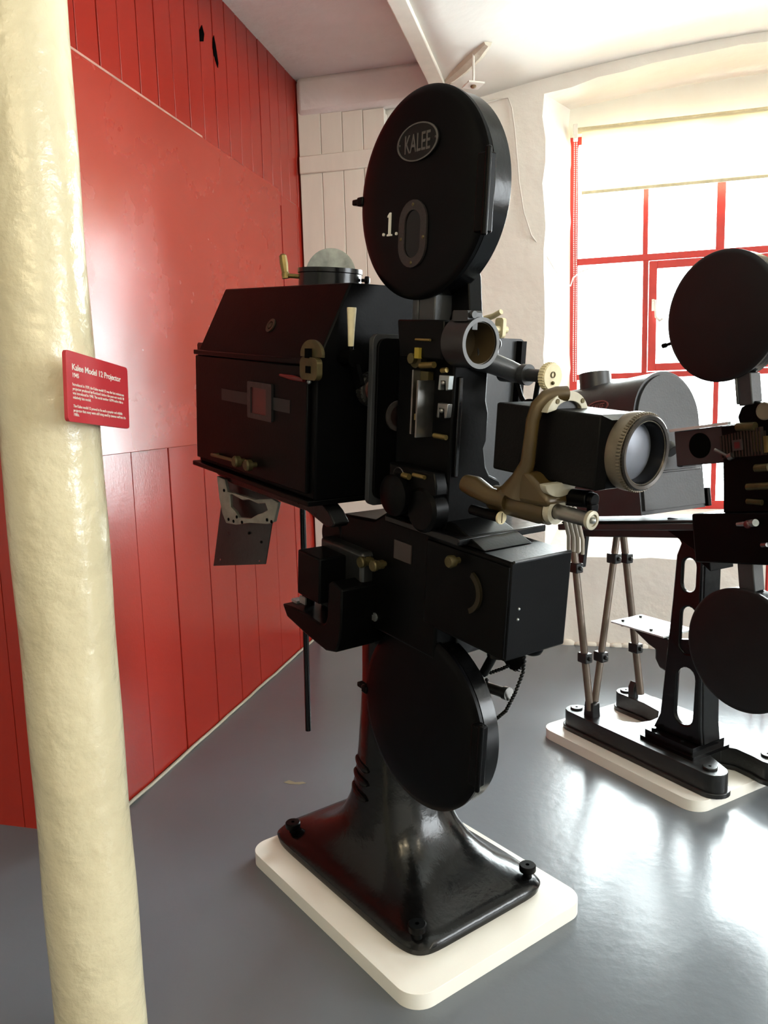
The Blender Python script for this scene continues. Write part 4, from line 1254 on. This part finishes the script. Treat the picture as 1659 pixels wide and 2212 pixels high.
# tie rods
def rodset(a, b, r, m, blocks):
    g = G(); g.cyl(a, b, r, n=16)
    o = qpart('stay_rod', g, m, M=N0)
    A_, B_ = Vector(a), Vector(b)
    for t in blocks:
        c = A_ + (B_ - A_) * t
        g = G(); g.box(c.x - 0.022, c.x + 0.022, c.y - 0.017, c.y + 0.017, c.z - 0.018, c.z + 0.018)
        g.cyl((c.x + 0.016, c.y, c.z), (c.x + 0.032, c.y, c.z), 0.008, n=10)
        qpart('rod_clamp', g, TEALB, o, M=N0, bevel=0.004)
    return o


rodset((-1.976, 1.98, 0.13), (-2.098, 2.0, 0.80), 0.0135, BROWNROD, (0.28, 0.76))
rodset((-1.978, 2.0, 0.13), (-2.045, 2.19, 0.81), 0.0125, BROWNROD, (0.27, 0.78))
rodset((-1.985, 2.25, 0.13), (-2.075, 2.23, 0.81), 0.0135, BROWNROD, (0.26, 0.76))
g = G(); g.uz([(-2.150, 0.80), (-2.06, 0.80), (-2.075, 0.70), (-2.085, 0.63), (-2.115, 0.63)], 2.045, 2.062, [[(-2.125, 0.775), (-2.085, 0.775), (-2.088, 0.765), (-2.095, 0.758), (-2.124, 0.755)],
      [(-2.122, 0.738), (-2.094, 0.742), (-2.092, 0.72), (-2.095, 0.69), (-2.110, 0.672), (-2.116, 0.672)]])
qpart('table_bracket', g, TEALB, M=N0, bevel=0.002)
# small shelf plate on the column
g = G(); g.uv([(-1.951, 2.053), (-1.949, 2.205), (-1.720, 2.205), (-1.720, 2.053)], 0.450, 0.456)
SHF = qpart('shelf_plate', g, SHEET, M=N0)
for fu, fv in ((-1.925, 2.085), (-1.925, 2.175), (-1.79, 2.075), (-1.78, 2.18)):
    g = G(); g.cyl((fu, fv, 0.456), (fu, fv, 0.463), 0.006, n=10); g.cyl((fu, fv, 0.438), (fu, fv, 0.450), 0.007, n=6)
    qpart('shelf_bolt', g, TEALB, SHF, M=N0)
g = G(); g.uz([(-1.86, 0.448), (-1.70, 0.448), (-1.69, 0.33), (-1.74, 0.34), (-1.76, 0.37), (-1.76, 0.40), (-1.79, 0.41)], 2.06, 2.11)
qpart('shelf_bracket', g, TEALB, SHF, M=N0, bevel=0.006)
# table and body
g = G(); g.box(-2.02, -1.40, 1.965, 2.24, 1.026, 1.048); g.box(-2.02, -1.40, 1.985, 2.20, 1.048, 1.056); g.box(-2.0, -1.45, 2.03, 2.20, 0.995, 1.026)
TB2 = qpart('lamp_table', g, GREYP, bevel=0.004)
g = G(); g.uz([(-1.56, 1.03), (-1.40, 1.03), (-1.40, 0.90), (-1.44, 0.93), (-1.455, 0.965)], 1.99, 2.10)
qpart('gusset', g, BLACK, TB2, bevel=0.003)
g = G(); g.box(-1.420, -1.13, 1.95, 2.16, 0.933, 1.078)
BY2 = qpart('gear_case', g, BLACK, bevel=0.005)
g = G(); g.cyl((-1.235, 1.95, 1.048), (-1.200, 1.935, 1.052), 0.010); g.cyl((-1.27, 1.955, 1.046), (-1.235, 1.95, 1.048), 0.007)
qpart('pilot_knob', g, GALV, BY2)
g = G(); g.sph((-1.228, 1.94, 1.047), 0.0115)
qpart('red_button', g, REDGLASS, BY2)
g = G(); g.cyl((-1.19, 1.94, 0.99), (-1.17, 1.935, 0.992), 0.006)
qpart('screw', g, STEEL, BY2)
# head
g = G()
g.uz([(-1.320, 1.078), (-1.13, 1.078), (-1.13, 1.36), (-1.20, 1.385), (-1.235, 1.372), (-1.250, 1.345), (-1.246, 1.325), (-1.307, 1.327), (-1.305, 1.24)], 1.962, 2.12)
HD2 = qpart('projector_head', g, BLACK, bevel=0.004)
g = G()
for k in range(14): g.box(-1.300 + 0.0095 * k, -1.2955 + 0.0095 * k, 1.945, 1.958, 1.236, 1.298 + 0.001 * k)
g.box(-1.302, -1.168, 1.958, 1.963, 1.234, 1.300)
FN = qpart('finned_cover', g, mat('bronze_fins', (0.035, 0.025, 0.02), 0.4, 0.4, var=0.3, vscale=30), HD2)
g = G(); g.uz(rrect(-1.258, -1.228, 1.253, 1.283, 0.003), 1.940, 1.946, [rrect(-1.252, -1.234, 1.259, 1.277, 0.002)])
qpart('square_window', g, DIMPLATE, FN)
g = G(); g.box(-1.252, -1.234, 1.941, 1.9445, 1.259, 1.277)
qpart('window_pane', g, REDGLASS, FN)
g = G(); g.box(-1.200, -1.176, 1.95, 1.962, 1.245, 1.300); g.box(-1.170, -1.160, 1.95, 1.962, 1.240, 1.285)
qpart('film_gate', g, BRASS, HD2)
g = G(); g.cyl((-1.275, 1.945, 1.236), (-1.262, 1.945, 1.241), 0.010); g.tube([(-1.315, 1.94, 1.262), (-1.29, 1.942, 1.248), (-1.275, 1.945, 1.238)], 0.0045, 8)
qpart('gate_lever', g, STEEL, HD2)
g = G(); g.lathe((-1.165, 1.962, 1.352), (0, -1, 0), [(0, 0), (0.024, 0), (0.024, 0.006), (0.021, 0.008), (0.021, 0.005), (0, 0.005)], 30)
qpart('gauge', g, mat('gauge_face', (0.16, 0.13, 0.09), 0.4), HD2)
for pa, pb, rr in (((-1.245, 1.951, 1.318), (-1.19, 1.951, 1.314), 0.012), ((-1.235, 1.955, 1.11), (-1.19, 1.955, 1.105), 0.008), ((-1.23, 1.953, 1.15), (-1.16, 1.953, 1.15), 0.010), ((-1.20, 1.952, 1.20), (-1.16, 1.952, 1.20), 0.011)):
    g = G(); g.cyl(pa, pb, rr, n=16)
    qpart('film_roller', g, DULLBRASS, HD2)
g = G(); g.cyl((-1.3, 2.0, 1.10), (-1.29, 2.0, 1.236), 0.035)
qpart('gate_tube', g, BLACK, HD2)
# throat between lamphouse and head
g = G(); g.box(-1.500, -1.300, 2.0, 2.17, 1.222, 1.330)
CN = qpart('lamp_throat', g, LGREY, bevel=0.003)
g = G(); g.cyl((-1.41, 1.9985, 1.279), (-1.41, 2.003, 1.279), 0.038, n=40)
qpart('throat_opening', g, DARK, CN)
g = G(); g.box(-1.505, -1.30, 1.985, 2.0, 1.330, 1.338)
qpart('bright_slide', g, SHEET, CN)
# lamphouse with arched top
cxv, rr_ = 2.107, 0.156
sec = [(cxv - rr_, 1.075), (cxv + rr_, 1.075)] + circle(cxv, 1.380, rr_, 32, a0=0, a1=PI, end=True)
g = G(); g.vz(sec, -2.16, -1.612)
L2 = qpart('lamphouse', g, GREYP, bevel=0.004)
sec2 = [(cxv - rr_ * 0.93, 1.088), (cxv + rr_ * 0.93, 1.088)] + circle(cxv, 1.380, rr_ * 0.93, 32, a0=0, a1=PI, end=True)
g = G(); g.vz(sec2, -1.612, -1.603)
E2 = qpart('end_plate', g, LGREY, L2, bevel=0.002)
g = G(); g.box(-1.603, -1.598, cxv - 0.13, cxv + 0.13, 1.205, 1.213); g.box(-1.603, -1.590, cxv + 0.03, cxv + 0.10, 1.218, 1.245); g.cyl((-1.603, cxv - 0.02, 1.29), (-1.58, cxv - 0.02, 1.27), 0.022)
qpart('end_fittings', g, GREYP, E2, bevel=0.002)
g = G(); g.box(-1.65, -1.60, cxv + rr_, cxv + rr_ + 0.018, 1.078, 1.14)
qpart('side_catch', g, BLACK, L2, bevel=0.002)
g = G(); g.lathe((-1.915, cxv, 1.52), (0, 0, 1), [(0.056, 0), (0.056, 0.062), (0.050, 0.064), (0, 0.064)], 36)
qpart('chimney', g, GREYP, L2)
# oval badge on the arched side
def onarch(a, b, off):     # a along u, b = angle along arch
    r = rr_ + off
    return (-1.775 + a, cxv - r * math.cos(b), 1.380 + r * math.sin(b))


g = G()
eb = circle(0, 0.42, 0.05, 36, ry=0.15)
ei = circle(0, 0.42, 0.045, 36, ry=0.125)
g.prism(eb, lambda a, b: onarch(a, b, 0.0), lambda a, b: onarch(a, b, 0.003), [ei])
BG2 = qpart('badge', g, mat('faded_pink_badge', (0.20, 0.07, 0.065), 0.5), L2)
tm = text_mesh('badge_lettering', 'KALEE', 0.034, MATS['faded_pink_badge'], Matrix.Identity(4), BG2, 0.0006, 'CENTER', sx=0.62)
for v in tm.data.vertices:
    p = NT @ Vector(onarch(v.co.x, 0.42 + (v.co.y - 0.012) / rr_, 0.0015 + v.co.z))
    v.co = p


def qspool(ut, zt, r, vf, vb, label):
    g = G(); d = vb - vf
    g.lathe((ut, vb, zt), (0, -1, 0), [(0, 0), (r - 0.004, 0), (r, 0.004), (r, d - 0.022), (r - 0.004, d - 0.020), (0, d - 0.020)], 96)
    S_ = qpart('spool_box', g, BLACKG, label=label)
    g = G(); g.lathe((ut, vf + 0.019, zt), (0, -1, 0), [(0, 0), (r + 0.001, 0), (r + 0.003, 0.003), (r + 0.003, 0.010), (r - 0.001, 0.014), (r - 0.010, 0.0165), (r * 0.6, 0.0185), (0, 0.019)], 96)
    qpart('spool_box_door', g, mat('matt_black_door', (0.007, 0.006, 0.0064), 0.45, spec=0.25, var=0.3, vscale=14) if 'matt_black_door' not in MATS else MATS['matt_black_door'], S_)
    return S_


S2U = qspool(-1.2687, 1.6302, 0.178, 1.940, 2.005, 'upper round matt black spool box against the window')
g = G(); g.cyl((-1.2687 - 0.205, 1.955, 1.590), (-1.2687 - 0.172, 1.955, 1.592), 0.005, n=10); g.cyl((-1.2687 - 0.21, 1.955, 1.590), (-1.2687 - 0.198, 1.955, 1.590), 0.0075, n=10)
qpart('catch', g, BLACK, S2U)
g = G(); g.box(-1.238, -1.196, 1.955, 2.0, 1.375, 1.462); g.box(-1.243, -1.236, 1.95, 2.0, 1.38, 1.462)
qpart('fire_trap', g, LGREY, bevel=0.003)
S2L = qspool(-1.285, 0.685, 0.177, 1.940, 2.005, 'lower round matt black spool box beside the pierced column')
g = G(); g.box(-1.282, -1.232, 1.955, 2.0, 0.855, 0.935)
qpart('fire_trap', g, LGREY, bevel=0.003)
g = G(); g.cyl((-1.285, 2.0, 0.685), (-1.285, 2.06, 0.685), 0.025); g.hexa([(-1.62, 2.035, 0.60), (-1.27, 2.035, 0.67), (-1.27, 2.06, 0.67), (-1.62, 2.06, 0.60), (-1.62, 2.035, 0.66), (-1.27, 2.035, 0.70), (-1.27, 2.06, 0.70), (-1.62, 2.06, 0.66)])
qpart('spool_box_arm', g, CAST, bevel=0.003)
# thin red legs glimpsed behind the second projector
RS = thing('red_stand', 'thin-legged dark red stand half hidden behind the far right lower spool box', 'stand', (0.68, 3.3, 0))
for dx in (-0.022, 0.021, 0.16):
    g = G(); g.cyl((dx, 0, 0), (dx * 0.98, 0, 0.64), 0.0065, n=12)
    obj('leg', g, WFRAME, RS)
g = G(); g.cyl((0.07, 0, 0.64), (0.07, 0, 0.665), 0.12, n=32)
obj('top', g, WFRAME, RS, bevel=0.003)
bpy.context.view_layer.update()
